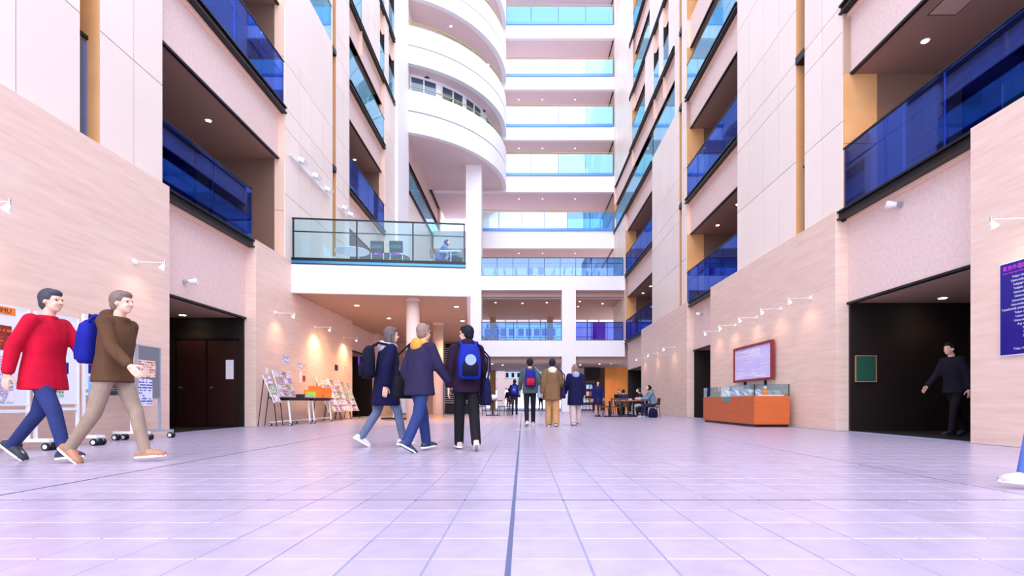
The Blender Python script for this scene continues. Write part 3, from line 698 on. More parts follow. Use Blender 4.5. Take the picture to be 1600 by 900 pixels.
# ================================================================== notice boards on the left
BXP = -6.5
def caster(parent, x, y, r=.05):
    c = empty('caster', (x, y, 0)); c.parent = parent
    for d in (-.028, .028):
        MB().cyl((x*0-.0, d-.014, r), (0, d+.014, r), r, n=16).build('wheel', 'rubber', c)
        MB().cyl((0, d-.016 if d < 0 else d+.012, r), (0, d-.012 if d < 0 else d+.016, r), r*.62, n=14).build('hub', 'white_metal', c)
    MB().box(-.03, .03, -.015, .015, r, 2*r+.03).build('fork', 'grey_metal', c)
def board(y0, y1, zt, zb, face, label, rail=True, fm='white_metal', sz=1.0):
    t = empty('notice_board', (BXP, y0, 0), label=label, cat='notice board', group='wheeled notice boards along the left wall')
    L = y1-y0
    MB().box(-.012, .012, .02, L-.02, zb, zt).build('panel', face, t)
    for a in ((.0, .025), (L-.025, L)):
        ub('post', fm, t, -.02, .02, a[0], a[1], .12, zt)
        y = sum(a)/2
        ub('foot', fm, t, -.3*sz, .3*sz, y-.025, y+.025, .11, .15)
        for x in (-.26*sz, .26*sz): caster(t, x, y)
    ub('edge_strip', fm, t, -.016, .016, 0, L, zt-.01, zt+.012); ub('edge_strip', fm, t, -.016, .016, 0, L, zb-.012, zb+.01)
    if rail: ub('cross_rail', fm, t, -.015, .015, 0, L, zb-.1, zb-.06)
    return t
board(5.85, 6.74, 1.84, .60, 'board_white', 'large white board with orange label at the left edge')
board(6.82, 7.49, 1.84, .62, 'board_white', 'narrow white board with one green poster')
board(7.57, 8.53, 1.93, .84, 'board_white', 'wide white board with black timetable poster')
board(8.62, 9.18, 1.6, .70, 'board_grey', 'small grey board with two posters beside the doorway', rail=False, fm='grey_metal', sz=.8)
def poster(px0, py0, px1, py1, m, label, name='poster', X=BXP+.014, th=.003, lift=0):
    X = X+lift
    ya, yb = 800*X/(px0-816.5), 800*X/(px1-816.5)
    ym = (ya+yb)/2; z1 = .63+(629-py0)*ym/800; z0 = .63+(629-py1)*ym/800
    return MB().box(X, X+th, ya, yb, z0, z1).build(name, m, None, label=label, cat='poster' if name == 'poster' else name, group='papers pinned on the notice boards')
o = MB().box(BXP+.014, BXP+.018, 6.13, 6.545, 1.735, 1.83).build('orange_label', 'orange_card', None, label='orange label reading COMMU on the large white board', cat='label')
lt = letters('COMMU', .085, 'ink_dark', o, face_left_wall(BXP+.0185, 6.155, 1.755)); lt.scale = (1.05, 1, 1)
poster(-24, 507, 18, 546, PRN[1], 'brown red poster with orange shapes on the white board')
poster(-24, 550, 19, 587, PRN[0], 'white poster with dark blue border below brown one')
poster(-24, 590, 20, 630, PRN[2], 'lavender text poster lowest on the large white board')
poster(63, 565, 107, 583, 'sign_blue', 'long violet strip on the narrow white board', name='strip')
poster(78, 587, 99, 621, PRN[3], 'mint green poster on the narrow white board')
poster(138, 492, 156, 503, 'ink_dark', 'small dark label at the top of the wide white board', name='label')
poster(138, 570, 158, 584, 'sign_blue', 'small navy card on the wide white board', name='card')
poster(138, 588, 157, 620, PRN[4], 'pale blue sheet on the wide white board')
poster(163, 566, 204, 618, PRN[5], 'black timetable poster on the wide white board')
poster(162, 548, 204, 566, PRN[0], 'white heading sheet above the black timetable poster')
poster(214, 563, 243, 590, PRN[6], 'pinkish poster at the top of small grey board')
poster(216, 592, 238, 634, PRN[7], 'white and blue text poster on small grey board')

# ================================================================== brochure area along the left wall
def folding_table(y0, y1, label):
    t = empty('folding_table', (-6.55, y0, 0), label=label, cat='table', group='folding tables by the left wall')
    L = y1-y0
    MB().box(-.3, .3, 0, L, .74, .775).build('table_top', 'chair_black', t); MB().box(-.24, .24, .08, L-.08, .69, .74).build('under_frame', 'black', t)
    for y in (.12, L-.12):
        MB().path([(.2, y, .7), (.27, y, .08)], .026).build('leg', 'white_metal', t)
        MB().path([(-.3, y, .09), (.27, y, .14)], .018).build('foot_bar', 'white_metal', t)
        for x in (-.28, .27): caster(t, x, y, .035)
folding_table(13.75, 15.25, 'black folding table holding the small brochure rack'); folding_table(15.32, 16.9, 'black folding table holding the orange boxes')
def rack(x, y0, w_, z0, z1, lean, rows, cols, label, blab, legs=True, seed=0):
    rnd = random.Random(seed)
    t = empty('brochure_rack', (x, y0, 0), label=label, cat='rack')
    def at(y, f, out=0):      # point on the leaning plane
        z = z0+(z1-z0)*f; xx = -lean*f; n = Vector(((z1-z0), 0, lean)).normalized()
        return Vector((xx, y, z))+n*out
    for y in (0, w_):
        MB().path([at(y, 0), at(y, 1.02)], .014).build('side_rail', 'white_metal', t)
        if legs:
            MB().path([at(y, .02), (.06, y, .015)], .012).build('leg', 'black', t)
            MB().path([at(y, .9), (-lean-.12, y, .015)], .012).build('leg', 'black', t)
    n = Vector(((z1-z0), 0, lean)).normalized(); up = (at(0, 1)-at(0, 0)).normalized()
    for r in range(rows):
        f = (r+.06)/rows
        a = at(w_/2, f, .03); MB().obox(Matrix.Translation(a), .06, w_, .012).build('shelf', 'white_metal', t)
        hb = (z1-z0)/rows*.84
        for c in range(cols):
            if rnd.random() < .06: continue
            p = at(w_*(c+.5)/cols, f, .03)+up*(hb/2+.01)
            mt = Matrix.Translation(Vector((x, y0, 0))+p) @ Matrix((tuple(n), (0, 1, 0), tuple(up))).transposed().to_4x4()
            q = MB().obox(mt, .012, w_/cols*.86, hb*rnd.uniform(.85, 1)).build('brochure', PRN[rnd.choice((0, 2, 3, 8, 8, 9, 10, 10, 11, 12, 7))], None,
                label='small colour brochure on the '+blab, cat='brochure', group='brochures on the '+blab)
    return t
rack(-6.62, 13.95, .95, .79, 1.5, .2, 4, 4, 'small white brochure rack standing on the near folding table', 'rack standing on the near folding table', legs=False, seed=1)
rack(-6.35, 13.1, .34, .62, 1.32, .3, 3, 1, 'thin brochure stand on black legs next to the doorway pier', 'thin stand on black legs beside the pier', seed=2)
rack(-6.45, 17.05, .95, .3, 1.45, .42, 5, 3, 'leaning floor rack of brochures nearest the tables', 'leaning floor rack nearest the tables', seed=3)
rack(-6.45, 18.1, .95, .3, 1.45, .42, 5, 3, 'leaning floor rack of brochures, middle of three', 'middle one of three leaning floor racks', seed=4)
rack(-6.45, 19.15, .95, .3, 1.42, .42, 5, 3, 'leaning floor rack of brochures, farthest of three', 'farthest of three leaning floor racks', seed=5)
def carton(x, y, z, sx, sy, sz, label, card):
    t = empty('carton', (x, y, z), label=label, cat='box')
    mb = MB(); mb.box(-sx/2, sx/2, -sy/2, sy/2, 0, sz); mb.build('body', 'orange_card', t)
    MB().box(-sx*.36, sx*.36, -sy/2-.004, -sy/2, sz*.15, sz*.75).build('front_label', card, t)
    MB().obox(Matrix.Translation((0, sy/2, sz+.06)) @ Matrix.Rotation(R(12), 4, 'X'), sx, .01, .14).build('flap', 'orange_card', t)
carton(-6.45, 15.75, .775, .42, .34, .24, 'orange cardboard box with bright green label on the table', 'green_card')
carton(-6.42, 16.4, .775, .46, .4, .2, 'flat orange cardboard box at the table end', 'orange_card')
for i, (y, c) in enumerate(((14.5, 'chair_black'), (15.05, 'print_8'), (15.3, 'print_12'))):
    b = MB().box(-6.42, -6.26, y, y+.22, .775, .775+(.09 if i == 0 else .05)).build('leaflet_stack', c, None, label=['black pamphlet box at front edge of folding table', 'short stack of pale leaflets on table', 'stack of cream leaflets beside orange box'][i], cat='leaflets')
def wall_paper(px0, py0, px1, py1, m, lab): 
    return poster(px0, py0, px1, py1, m, lab, name='notice', X=-XS+.002)
for a in ((441, 555, 451, 568, PRN[7], 'white notice alone on stone above the small rack'), (465, 565, 472, 577, PRN[7], 'white notice left of the pair on stone wall'), (474, 567, 480, 582, PRN[6], 'picture notice right of the pair on stone wall'),
          (415, 574, 419, 585, 'paper', 'tiny white card beside the brochure stand'), (468, 580, 471, 597, 'paper', 'narrow pale slip below the notice pair'), (473, 587, 477, 596, PRN[1], 'small crimson slip below the notice pair'),
          (523, 570, 528, 579, 'ink_dark', 'small black plate on the stone wall'), (538, 572, 543, 583, PRN[6], 'pinkish notice farthest along the stone wall')):
    wall_paper(*a)
bx('door_notice', 'paper', None, -7.72, -7.52, 13.318, 13.326, 1.24, 1.74, label='pale sheet on the dark door in the left doorway', cat='notice')
# wheeled metal panel under the mezzanine
t = empty('metal_sign_stand', (-4.25, 18.3, 0), label='perforated grey metal panel on a black base under the mezzanine', cat='stand')
bx('panel', 'grey_metal', t, -.4, .4, -.02, .02, .26, .9); bx('base', 'black', t, -.75, .75, -.2, .2, .03, .09)
for x in (-.36, .36): MB().cyl((x, 0, .09), (x, 0, .3), .018).build('support', 'white_metal', t)
for x in (-.2, .2):
    for i in range(5):
        for j in range(5): ub('hole', 'vent', t, x-.12+i*.055, x-.095+i*.055, -.023, -.019, .45+j*.055, .475+j*.055)

# ================================================================== showcase and map board on the right
t = empty('showcase', (5.93, 13.1, 0), label='long orange wooden showcase with glass top against the right wall', cat='showcase')
SX, SY = .9, 3.7
MB().box(.0, SX, 0, SY, .07, .80).build('wooden_base', 'orange_wood', t); MB().box(.04, SX-.02, .04, SY-.04, 0, .07).build('plinth', 'black', t)
for a in ((0, .008, 0, SY), (SX-.008, SX, 0, SY), (.008, SX-.008, 0, .008), (.008, SX-.008, SY-.008, SY)): ub('glass_side', 'glass_case', t, a[0], a[1], a[2], a[3], .80, 1.10)
ub('glass_lid', 'glass_case', t, 0, SX, 0, SY, 1.10, 1.108)
for x, y in ((0, 0), (SX-.02, 0), (0, SY-.02), (SX-.02, SY-.02), (0, SY*.62)): ub('corner_post', 'dark_frame', t, x, x+.02, y, y+.02, .8, 1.10)
ub('name_plate', 'teal_card', t, -.006, 0, 1.55, 2.05, .66, .80)
MB().box(SX*.15, SX*.9, .1, SY-.1, .80, .83).build('display_bed', 'paper', t)
rnd = random.Random(3)
for i in range(9):
    y = 13.6+i*.3; mt = Matrix.Translation((6.25+rnd.uniform(-.03, .03), y, .9)) @ Matrix.Rotation(R(rnd.uniform(30, 42)), 4, 'X') @ Matrix.Rotation(R(rnd.uniform(-8, 8)), 4, 'Z')
    bk = empty('book', (0, 0, 0), label='book propped at a slant in a row inside the showcase', cat='book', group='books in the showcase')
    bk.matrix_world = mt
    MB().box(-.1, .1, -.13, .13, -.012, .012).build('pages', 'paper', bk); MB().box(-.105, .105, -.135, .135, .012, .016).build('cover', PRN[(8, 7, 12, 10, 0)[i % 5]], bk)
def figurine(x, y, m, lab, s_=1):
    g = empty('figurine', (x, y, .83), label=lab, cat='figurine')
    mb = MB(); mb.loft([((0, 0, 0), .06*s_, .06*s_, (1, 0, 0), (0, 1, 0)), ((0, 0, .05*s_), .07*s_, .06*s_, (1, 0, 0), (0, 1, 0)), ((0, 0, .11*s_), .03*s_, .03*s_, (1, 0, 0), (0, 1, 0))], 12)
    mb.build('torso', m, g, smooth=True); MB().ell((0, 0, .15*s_), .04*s_, .04*s_, .045*s_, n=12, h=8).build('head', 'far_wall', g, smooth=True)
figurine(6.3, 13.3, 'orange_card', 'small doll in the showcase at its near end', 1.2); figurine(6.2, 16.5, 'green_card', 'green figurine at the far end of the showcase'); figurine(6.4, 16.2, 'teal_card', 'teal figurine near the far end of the showcase')
g = empty('leafy_model', (6.25, 13.75, .83), label='small green leafy model inside the showcase near the doll', cat='model')
for i in range(9):
    a = i*2.4; MB().obox(Matrix.Translation((.09*math.cos(a), .12*math.sin(a), .04+.01*(i % 4))) @ Matrix.Rotation(a, 4, 'Z') @ Matrix.Rotation(R(35), 4, 'Y'), .1, .05, .008).build('leaf', 'green_card', g)
t = empty('map_board', (6.88, 14.1, 0), label='framed pale pink map board with red frame above the showcase', cat='board')
L = 2.55
MB().box(-.0, .03, .06, L-.06, 1.33, 2.31).build('map_face', PRN[13], t)
for a in ((0, .07, 1.27, 2.37), (L-.07, L, 1.27, 2.37), (.07, L-.07, 1.27, 1.34), (.07, L-.07, 2.30, 2.37)): ub('frame', 'red_frame', t, -.03, .06, a[0], a[1], a[2], a[3])
for y in (.6, L-.6): ub('post', 'black', t, .06, .12, y-.03, y+.03, 0, 2.2)
# ================================================================== blue sign on the right wall
t = empty('wall_sign', (XS-.03, 7.48, 1.97), label='blue wall sign listing a university name in many languages', cat='sign')
SW, S0, S1 = 1.02, 1.30, 2.64
bx('sign_edge', 'white_metal', t, 0, .029, -SW, 0, S0-1.97, S1-1.97); bx('sign_face', 'sign_blue', t, -.006, 0, -SW+.015, -.015, S0+.015-1.97, S1-.015-1.97)
def sl(txt, size, z, m='ink_white', al='CENTER', y=None):
    letters(txt, size, m, t, face_right_wall(-.0065, -SW/2 if y is None else y, z-1.97), al, .0006)
sl('東京外国語大学', .075, 2.525, 'ink_pink', 'LEFT', -.05); sl('Tokyo University of Foreign Studies', .032, 2.475, 'ink_pink', 'LEFT', -.05)
for i, s_ in enumerate(('Tokyo University of Foreign Studies', 'Universität Tokyo für Fremdsprachen', 'Tokijský Universitní Institut Jazyků', 'Tokijska uczelnia języków obcych', 'Université des langues étrangères', 'Università di Tokyo studi esteri',
                        'Universidad de estudios extranjeros', 'Universidade de estudos estrangeiros', 'Токийский университет иностранных языков', 'Tokyo Xarici Dillər Universiteti', 'Universitas Studi Asing Tokyo', 'Universiti Pengajian Asing Tokyo',
                        'Đại học Ngoại ngữ Tokyo', 'Tokyo Pamantasan', '東京外國語大學', '도쿄외국어대학교', 'جامعة طوكيو', 'الأجنبية', 'Tokyo Yabancı Diller Üniversitesi')):
    sl(s_, .043, 2.405-i*.057)
# green board in the near right lobby, wall switches
gb = empty('green_board', (7.62, 11.38, 1.38), label='dark green board on the side wall of the near right doorway', cat='board')
ub('board_face', 'green_board', gb, -.22, .22, -.02, 0, -.28, .28)
for a in ((-.235, -.22, -.295, .295), (.22, .235, -.295, .295), (-.22, .22, -.295, -.28), (-.22, .22, .28, .295)): ub('frame', 'wood', gb, a[0], a[1], -.03, .0, a[2], a[3])
# green screen behind the near right balcony glass
gs = empty('green_screen', (8.6, 8.6, FLR[1]), label='dark green panel behind the near right balcony glass', cat='board')
ub('panel_face', 'green_board', gs, -.01, .01, -.55, .55, .5, 1.4); ub('frame', 'steel', gs, -.02, .02, -.57, -.55, 0, 1.42); ub('frame', 'steel', gs, -.02, .02, .55, .57, 0, 1.42)

# ================================================================== chairs and tables
def chair(name, m, leg, label, group, loc, rz, h=.8, arms=False, slats=False):
    t = empty(name, loc, rz, label=label, cat='chair', group=group)
    MB().box(-.21, .21, -.2, .21, .42, .46).build('seat', m, t)
    if slats:
        for i in range(4): MB().box(-.19+i*.105, -.13+i*.105, -.235, -.215, .52, h).build('back_slat', m, t)
        MB().box(-.21, .21, -.24, -.21, h-.06, h).build('back_top', m, t)
    else:
        MB().obox(Matrix.Translation((0, -.24, (h+.55)/2)) @ Matrix.Rotation(R(8), 4, 'X'), .42, .03, h-.5).build('backrest', m, t)
    for x in (-.19, .19):
        MB().path([(x, -.19, .44), (x*1.08, -.24, 0)], .014).build('leg', leg, t); MB().path([(x, .19, .44), (x*1.08, .23, 0)], .014).build('leg', leg, t)
        MB().path([(x, -.19, .42), (x, -.25, h-.02)], .013).build('back_post', leg, t)
        if arms: MB().path([(x*1.2, -.2, .66), (x*1.2, .18, .66), (x*1.1, .2, .44)], .015).build('armrest', leg, t)
    return t
def round_table(name, loc, r, h, m, leg, label):
    t = empty(name, loc, label=label, cat='table')
    MB().cyl((0, 0, h-.03), (0, 0, h), r, n=32).build('table_top', m, t)
    for a in range(3):
        c, s_ = math.cos(a*2.094+.5), math.sin(a*2.094+.5); MB().path([(c*r*.3, s_*r*.3, h-.03), (c*r*.7, s_*r*.7, 0)], .016).build('leg', leg, t)
    return t
MF = 4.87
for o_ in (bx('deck', 'soffit_pale', MZ, 0, MW-.12, .13, MD, 4.75, MF),): pass
def mzp(px, Y): return Vector(((px-816.5)/800*Y, Y, MF))
round_table('round_table', mzp(550, 16.75), .55, .72, 'board_white', 'white_metal', 'pale round table on the mezzanine, left behind the glass')
round_table('round_table', mzp(612, 17.55), .62, .72, 'dark_frame', 'white_metal', 'dark round table on the mezzanine behind two black chairs')
chair('terrace_chair', 'white_metal', 'white_metal', 'white chair at the left end of the mezzanine terrace', 'terrace chairs', mzp(522, 16.7), R(-95), .78)
for px, lab in ((592, 'black chair with perforated back on the mezzanine, left of the two'), (621, 'black chair with perforated back on the mezzanine, right of the two')):
    c = chair('terrace_chair', 'chair_black', 'white_metal', lab, 'terrace chairs', mzp(px, 16.5), R(4), .86)
    for i in range(7):
        for j in range(4): ub('perforation', 'board_white', c, -.16+i*.048, -.145+i*.048, -.275+.006*j, -.265+.006*j, .66+j*.045, .675+j*.045)
    ub('seat_cushion', 'ink_pink', c, -.2, .2, -.18, .2, .46, .49)
t = empty('folding_table', mzp(712, 17.2), label='folding table with white crossed legs on the mezzanine, right end', cat='table')
ub('table_top', 'board_white', t, -.5, .22, -.35, .35, .74, .77); ub('modesty_panel', 'dark_frame', t, -.3, .2, .28, .3, .1, .72)
for d in (-.3, .3):
    MB().path([(-.42, d, 0), (-.12, d, .36), (-.12, d, .74)], .016).build('leg', 'white_metal', t); MB().path([(.2, d, 0), (-.12, d, .36)], .016).build('leg', 'white_metal', t)
chair('terrace_chair', 'chair_black', 'white_metal', 'dark chair under the seated person on the mezzanine', 'terrace chairs', mzp(686, 17.2), R(-90), .84)
# blue chairs in a row on the first storey of the back wall
ch0 = None
for i, px in enumerate((762, 775, 787, 799.5, 814, 826, 838.5, 850.5, 863)):
    x = (px-816.5)/800*37.2
    lab = ['leftmost blue chair in the row', 'second blue chair from the left in row', 'third blue chair from the left in row', 'fourth blue chair from the left in row', 'fifth, middle blue chair in the row', 'fourth blue chair from the right in row', 'third blue chair from the right in row', 'second blue chair from the right in row', 'rightmost blue chair in the row'][i]+' on first storey'
    if ch0 is None: ch0 = chair('lounge_chair', 'chair_blue', 'white_metal', lab, 'blue chairs on the first storey', (x, 37.2, 4.92), 0, 1.02)
    else: copy_tree(ch0, (x, 37.2, 4.92), 0, lab)
for i, px in enumerate((760, 779, 793, 811, 828, 845, 861, 877, 889)):
    x = (px-816.5)/800*37.4
    copy_tree(ch0, (x, 37.4, 9.4), (R(-80), R(-80), R(-80), R(-75), 0, 0, R(80), R(75), R(80))[i],
              'blue chair %s on second storey of back wall' % ['at the far left', 'second from left', 'third from left', 'fourth from left', 'in the middle with its back to us', 'just right of the middle', 'third from right', 'second from right', 'at the far right'][i])
# cafe furniture
def pedestal_table(loc, w_, d_, label, m='wood', rz=0):
    t = empty('cafe_table', loc, rz, label=label, cat='table')
    MB().box(-w_/2, w_/2, -d_/2, d_/2, .70, .74).build('table_top', m, t)
    for x in ((-w_*.25, w_*.25) if w_ > 1 else (0,)):
        MB().box(x-.04, x+.04, -.04, .04, .03, .70).build('pedestal', 'black', t); MB().box(x-.3, x+.3, -.25, .25, 0, .035).build('foot_plate', 'black', t)
    return t
def gp(px, Y): return Vector(((px-816.5)/800*Y, Y, 0))
pedestal_table(gp(1000, 22.6), 1.15, .6, 'wooden cafe table in front of the man in a grey hoodie'); pedestal_table(gp(962, 23.2), 1.1, .6, 'wooden cafe table with brown chairs, left of the hoodie man')
pedestal_table(gp(985, 26.0), 1.4, .7, 'dark cafe table behind, with seated students', 'wood_dark')
cc = chair('cafe_chair', 'wood_dark', 'black', 'brown cafe chair at the left end of the wooden table', 'brown cafe chairs', gp(943, 22.3), R(-100), .82, slats=True)
for px, Y, rz, lab in ((962, 22.2, -10, 'brown cafe chair with its back to us before the wooden table'), (975, 24.3, 170, 'brown cafe chair on the far side of wooden table'), (950, 25.5, -90, 'brown cafe chair left of the dark back table')):
    copy_tree(cc, gp(px, Y), R(rz), lab)
copy_tree(cc, gp(1021, 21.9), R(90), 'brown cafe chair under the man in grey hoodie'); copy_tree(cc, gp(1003, 24.3), R(90), 'brown cafe chair under the student with a face mask'); copy_tree(cc, gp(976, 25.2), R(5), 'brown cafe chair under the student bent over the table'); copy_tree(cc, gp(966, 26.9), R(180), 'brown cafe chair behind the dark table')
b = empty('bottle', gp(1006, 22.5)+Vector((0, 0, .74)), label='dark drink bottle standing on the wooden cafe table', cat='bottle')
MB().cyl((0, 0, 0), (0, 0, .17), .035, n=14).build('body', 'dark_frame', b); MB().cyl((0, 0, .17), (0, 0, .22), .022, n=12).build('cap', 'grey_metal', b)
pedestal_table(gp(770, 24.8), .9, .8, 'black pedestal cafe table with a white bag on top', 'chair_black')
wb = MB(); wb.ell((0, 0, .13), .26, .2, .15, n=18, h=10); o = wb.build('white_bag', 'paper', None, smooth=True, label='crumpled white bag on the black cafe table', cat='bag'); o.location = gp(770, 24.8)+Vector((0, 0, .73))
copy_tree(cc, gp(786, 24.3), R(80), 'dark cafe chair to the right of black pedestal table'); copy_tree(cc, gp(750, 24.2), R(-60), 'dark cafe chair to the left of black pedestal table'); copy_tree(cc, gp(797, 26.0), R(140), 'lone dark cafe chair behind the pedestal table')
# book shelves in the cafe
sh = empty('magazine_shelf', (3.6, 34.0, 0), label='dark magazine shelf at the foot of the white pillar', cat='shelf')
for i in range(5): ub('shelf_board', 'wood_dark', sh, -.1, 1.1, -.2, .2, .1+i*.45, .14+i*.45)
for x in (-.12, 1.1): ub('side_panel', 'wood_dark', sh, x, x+.03, -.2, .2, 0, 2.1)
ub('back_panel', 'dark_wall', sh, -.1, 1.1, .18, .2, .1, 2.1)
for i in range(4):
    for j in range(5):
        q = MB().obox(Matrix.Translation((3.6+.05+j*.22, 33.9, .33+i*.45)) @ Matrix.Rotation(R(-12), 4, 'X'), .18, .012, .3).build('magazine', PRN[(i*3+j*2) % 13], None, label='magazine facing out on the dark shelf by the pillar', cat='magazine', group='magazines on the dark shelf')
bn = empty('purple_banner', (5.9, 39.5, 4.94), label='purple banner with green band on first storey right of pillar', cat='banner')
ub('banner_sheet', 'ink_pink', bn, -.5, .5, -.01, .01, .3, 1.9); ub('band', 'green_card', bn, -.5, .5, -.02, -.01, .3, .6); ub('stand', 'black', bn, -.5, .5, -.1, .1, 0, .04)
# ================================================================== people
LC = bpy.context.view_layer.layer_collection.children['hall']; LC.exclude = True      # keeps the remesh passes quick
def remesh(mb, voxel, smooth=3, fac=.5):
    me = bpy.data.meshes.new('tmp'); me.from_pydata([tuple(v) for v in mb.v], [], mb.f); me.update()
    o = bpy.data.objects.new('tmp', me); sc.collection.objects.link(o)
    m = o.modifiers.new('r', 'REMESH'); m.mode = 'VOXEL'; m.voxel_size = voxel; m.use_smooth_shade = True
    s_ = o.modifiers.new('s', 'SMOOTH'); s_.iterations = smooth; s_.factor = fac
    dg = bpy.context.evaluated_depsgraph_get(); out = bpy.data.meshes.new_from_object(o.evaluated_get(dg))
    bpy.data.objects.remove(o); bpy.data.meshes.remove(me)
    return out
def verts_faces(me): return [v.co.copy() for v in me.vertices], [tuple(p.vertices) for p in me.polygons]
def make_hand(curl):
    """wrist at origin, fingers along -Z, thumb towards +Y, palm towards +X"""
    mb = MB()
    for y in (-.026, -.009, .009, .026): mb.cap((0, y*.7, -.01), (0, y, -.085), .014, .0125, 8)
    mb.cap((0, 0, .02), (0, 0, -.02), .024, .026, 10)
    for y, L in ((-.029, .055), (-.010, .07), (.010, .076), (.029, .068)):
        p = Vector((0, y, -.088)); a = curl*.35; r = .0095
        for seg, f in ((L*.45, 1), (L*.32, 1.0), (L*.26, .9)):
            q = p+Vector((math.sin(a), 0, -math.cos(a)))*seg; mb.cap(p, q, r, r*.92, 8); p = q; a += curl*.6*f; r *= .93
    p = Vector((.004, .026, -.03))
    for d, L, r in (((.35, .75, -.55), .038, .0125), ((.4, .35, -.85), .03, .011), ((.4, .1, -.9), .022, .0098)):
        q = p+Vector(d).normalized()*L; mb.cap(p, q, r, r*.92, 8); p = q
    return verts_faces(remesh(mb, .0055, 2))
HAND = {c: make_hand(c) for c in (.45, 1.25)}
PM = {}
def cloth(rgb, rough=.85):
    k = ('cloth', rgb)
    if k not in PM: PM[k] = mat('cloth_%d_%d_%d' % rgb, rgb, rough, var=.3, vscale=(9, 9, 5), rgb2=tuple(int(c*.82) for c in rgb), bump=.35, bscale=22, spec=.2)
    return PM[k]
mat('skin', (226, 178, 154), .55); mat('eye', (20, 16, 16), .3)
def person(label, loc, heading, h=1.68, walk=0.5, side_fwd=1, lean=3, arms=None, head_yaw=0, head_pitch=0, seat=None, jacket=(30, 30, 70), pants=(60, 70, 110), shoe=(30, 30, 34),
           hair=(24, 20, 20), hair_style='short', hem=-.14, bulk=.022, leg_w=.0, hood=None, mask=False, skirt=None, scarf=None, vox=.013, bare_leg=False, legs=None):
    k = h/1.70
    t = empty('person', loc, heading, label=label, cat='person')
    V = Vector; D = {}
    ln = R(lean); sp = V((0, math.sin(ln), math.cos(ln)))
    P = V((0, 0, .93))
    la = legs or ((21*walk*2, 7+6*walk, -15*walk*2, 17*walk*2))     # front hip, front knee, rear hip, rear knee
    def leg(sd, f, kn):
        hp = P+V((sd*.085, 0, -.03)); f = R(f); kn = R(kn)
        kne = hp+V((sd*.012, math.sin(f), -math.cos(f)))*.425; an = kne+V((0, math.sin(f-kn), -math.cos(f-kn)))*.40
        return hp, kne, an, f-kn
    if seat is not None:
        Ls = {1: leg(1, 84, 80), -1: leg(-1, 80, 92)}
    else:
        Ls = {side_fwd: leg(side_fwd, la[0], la[1]), -side_fwd: leg(-side_fwd, la[2], la[3])}
    feet = {}
    for sd, (hp, kne, an, a) in Ls.items():
        pitch = max(-.15, min(.75, -a*1.0)) if a < 0 else min(a*.35, .3)*-1
        if seat is not None: pitch = 0
        fwd = V((sd*.12, math.cos(pitch), -math.sin(pitch))).normalized(); feet[sd] = (an, fwd, pitch)
    low = min(min(an.z-.085, (an+fw*.19).z-.06) for an, fw, _ in feet.values())
    if seat is None: dz = -low
    else: dz = seat-(P.z-.10)*1.0
    off = V((0, 0, dz))
    chest = P+sp*.36; nb = P+sp*.535; sh = P+sp*.475
    hd_dir = (sp+V((0, .12, 0))).normalized(); HC = nb+hd_dir*.165
    hm = Matrix.Rotation(R(head_yaw), 4, 'Z') @ Matrix.Rotation(-R(head_pitch), 4, 'X'); hm3 = hm.to_3x3()
    arms = arms or {side_fwd: (-18*walk*2, 14, 13), -side_fwd: (22*walk*2, 22, 13)}
    AR = {}
    for sd in (1, -1):
        f, e, ab = (R(x) for x in arms[sd]); s0 = sh+V((sd*.175, 0, 0))
        d1 = V((sd*math.sin(ab)*math.cos(f), math.sin(f), -math.cos(f)*math.cos(ab))).normalized(); el = s0+d1*.285
        d2 = V((sd*math.sin(ab)*.35, math.sin(f+e), -math.cos(f+e))).normalized(); wr = el+d2*.25
        AR[sd] = (s0, el, wr, d2)
    X = V((1, 0, 0)); Yv = V((0, math.cos(ln), -math.sin(ln)))
    def ring(u, rx, ry, dy=0): return (P+sp*u+Yv*dy, rx, ry, X, Yv)
    S = lambda p: (V(p)+off)*k
    def fin(mb):
        mb.v = [tuple(S(p)) for p in mb.v]; return mb
    # --- body: one continuous figure
    b = MB(); b.loft([ring(-.09, .13, .10), ring(0, .165, .115), ring(.14, .14, .098), ring(.30, .165, .112, .008), ring(.42, .17, .10), ring(.50, .11, .07), ring(.53, .06, .055)], 20, 2.3)
    b.cap(nb-sp*.03, HC-hd_dir*.05, .056, .05)
    for sd in (1, -1):
        hp, kn, an, a = Ls[sd]; b.cap(hp, kn, .082, .054); b.cap(kn, kn+(an-kn)*.35, .053, .054); b.cap(kn+(an-kn)*.3, an, .054, .036)
        an, fw, pt = feet[sd]; b.cap(an-V((0, 0, .03))-fw*.03, an-V((0, 0, .045))+fw*.10, .032, .022)
        s0, el, wr, d2 = AR[sd]; b.cap(sh+X*(sd*.1), s0, .06, .055); b.cap(s0, el, .05, .04); b.cap(el, wr, .041, .027)
    def hl(p): return HC+hm3 @ V(p)
    hb = MB()
    hb.ell(HC+hm3 @ V((0, -.008, .018)), .074, .094, .098, hm3); hb.ell(hl((0, .022, -.05)), .057, .066, .066, hm3); hb.ell(hl((0, .055, -.088)), .028, .028, .022, hm3)
    hb.cap(hl((0, .082, .012)), hl((0, .108, -.026)), .009, .013, 8)
    for sd in (1, -1):
        hb.ell(hl((sd*.076, -.005, -.012)), .009, .02, .03, hm3, 10, 8); hb.ell(hl((sd*.03, .072, -.035)), .02, .02, .02, hm3, 10, 8)
        hb.cap(hl((sd*.012, .087, .022)), hl((sd*.045, .078, .022)), .009, .008, 8)
    hb.cap(hl((-.016, .083, -.062)), hl((.016, .083, -.062)), .0075, .0075, 8)
    b.v += hb.v[:0]; o_ = len(b.v); b.v += hb.v; b.f += [tuple(i+o_ for i in f) for f in hb.f]; b.m += hb.m
    bm_ = remesh(fin(b), min(vox*.85, .0115), 2, .4); vs_, fs_ = verts_faces(bm_); bpy.data.meshes.remove(bm_)
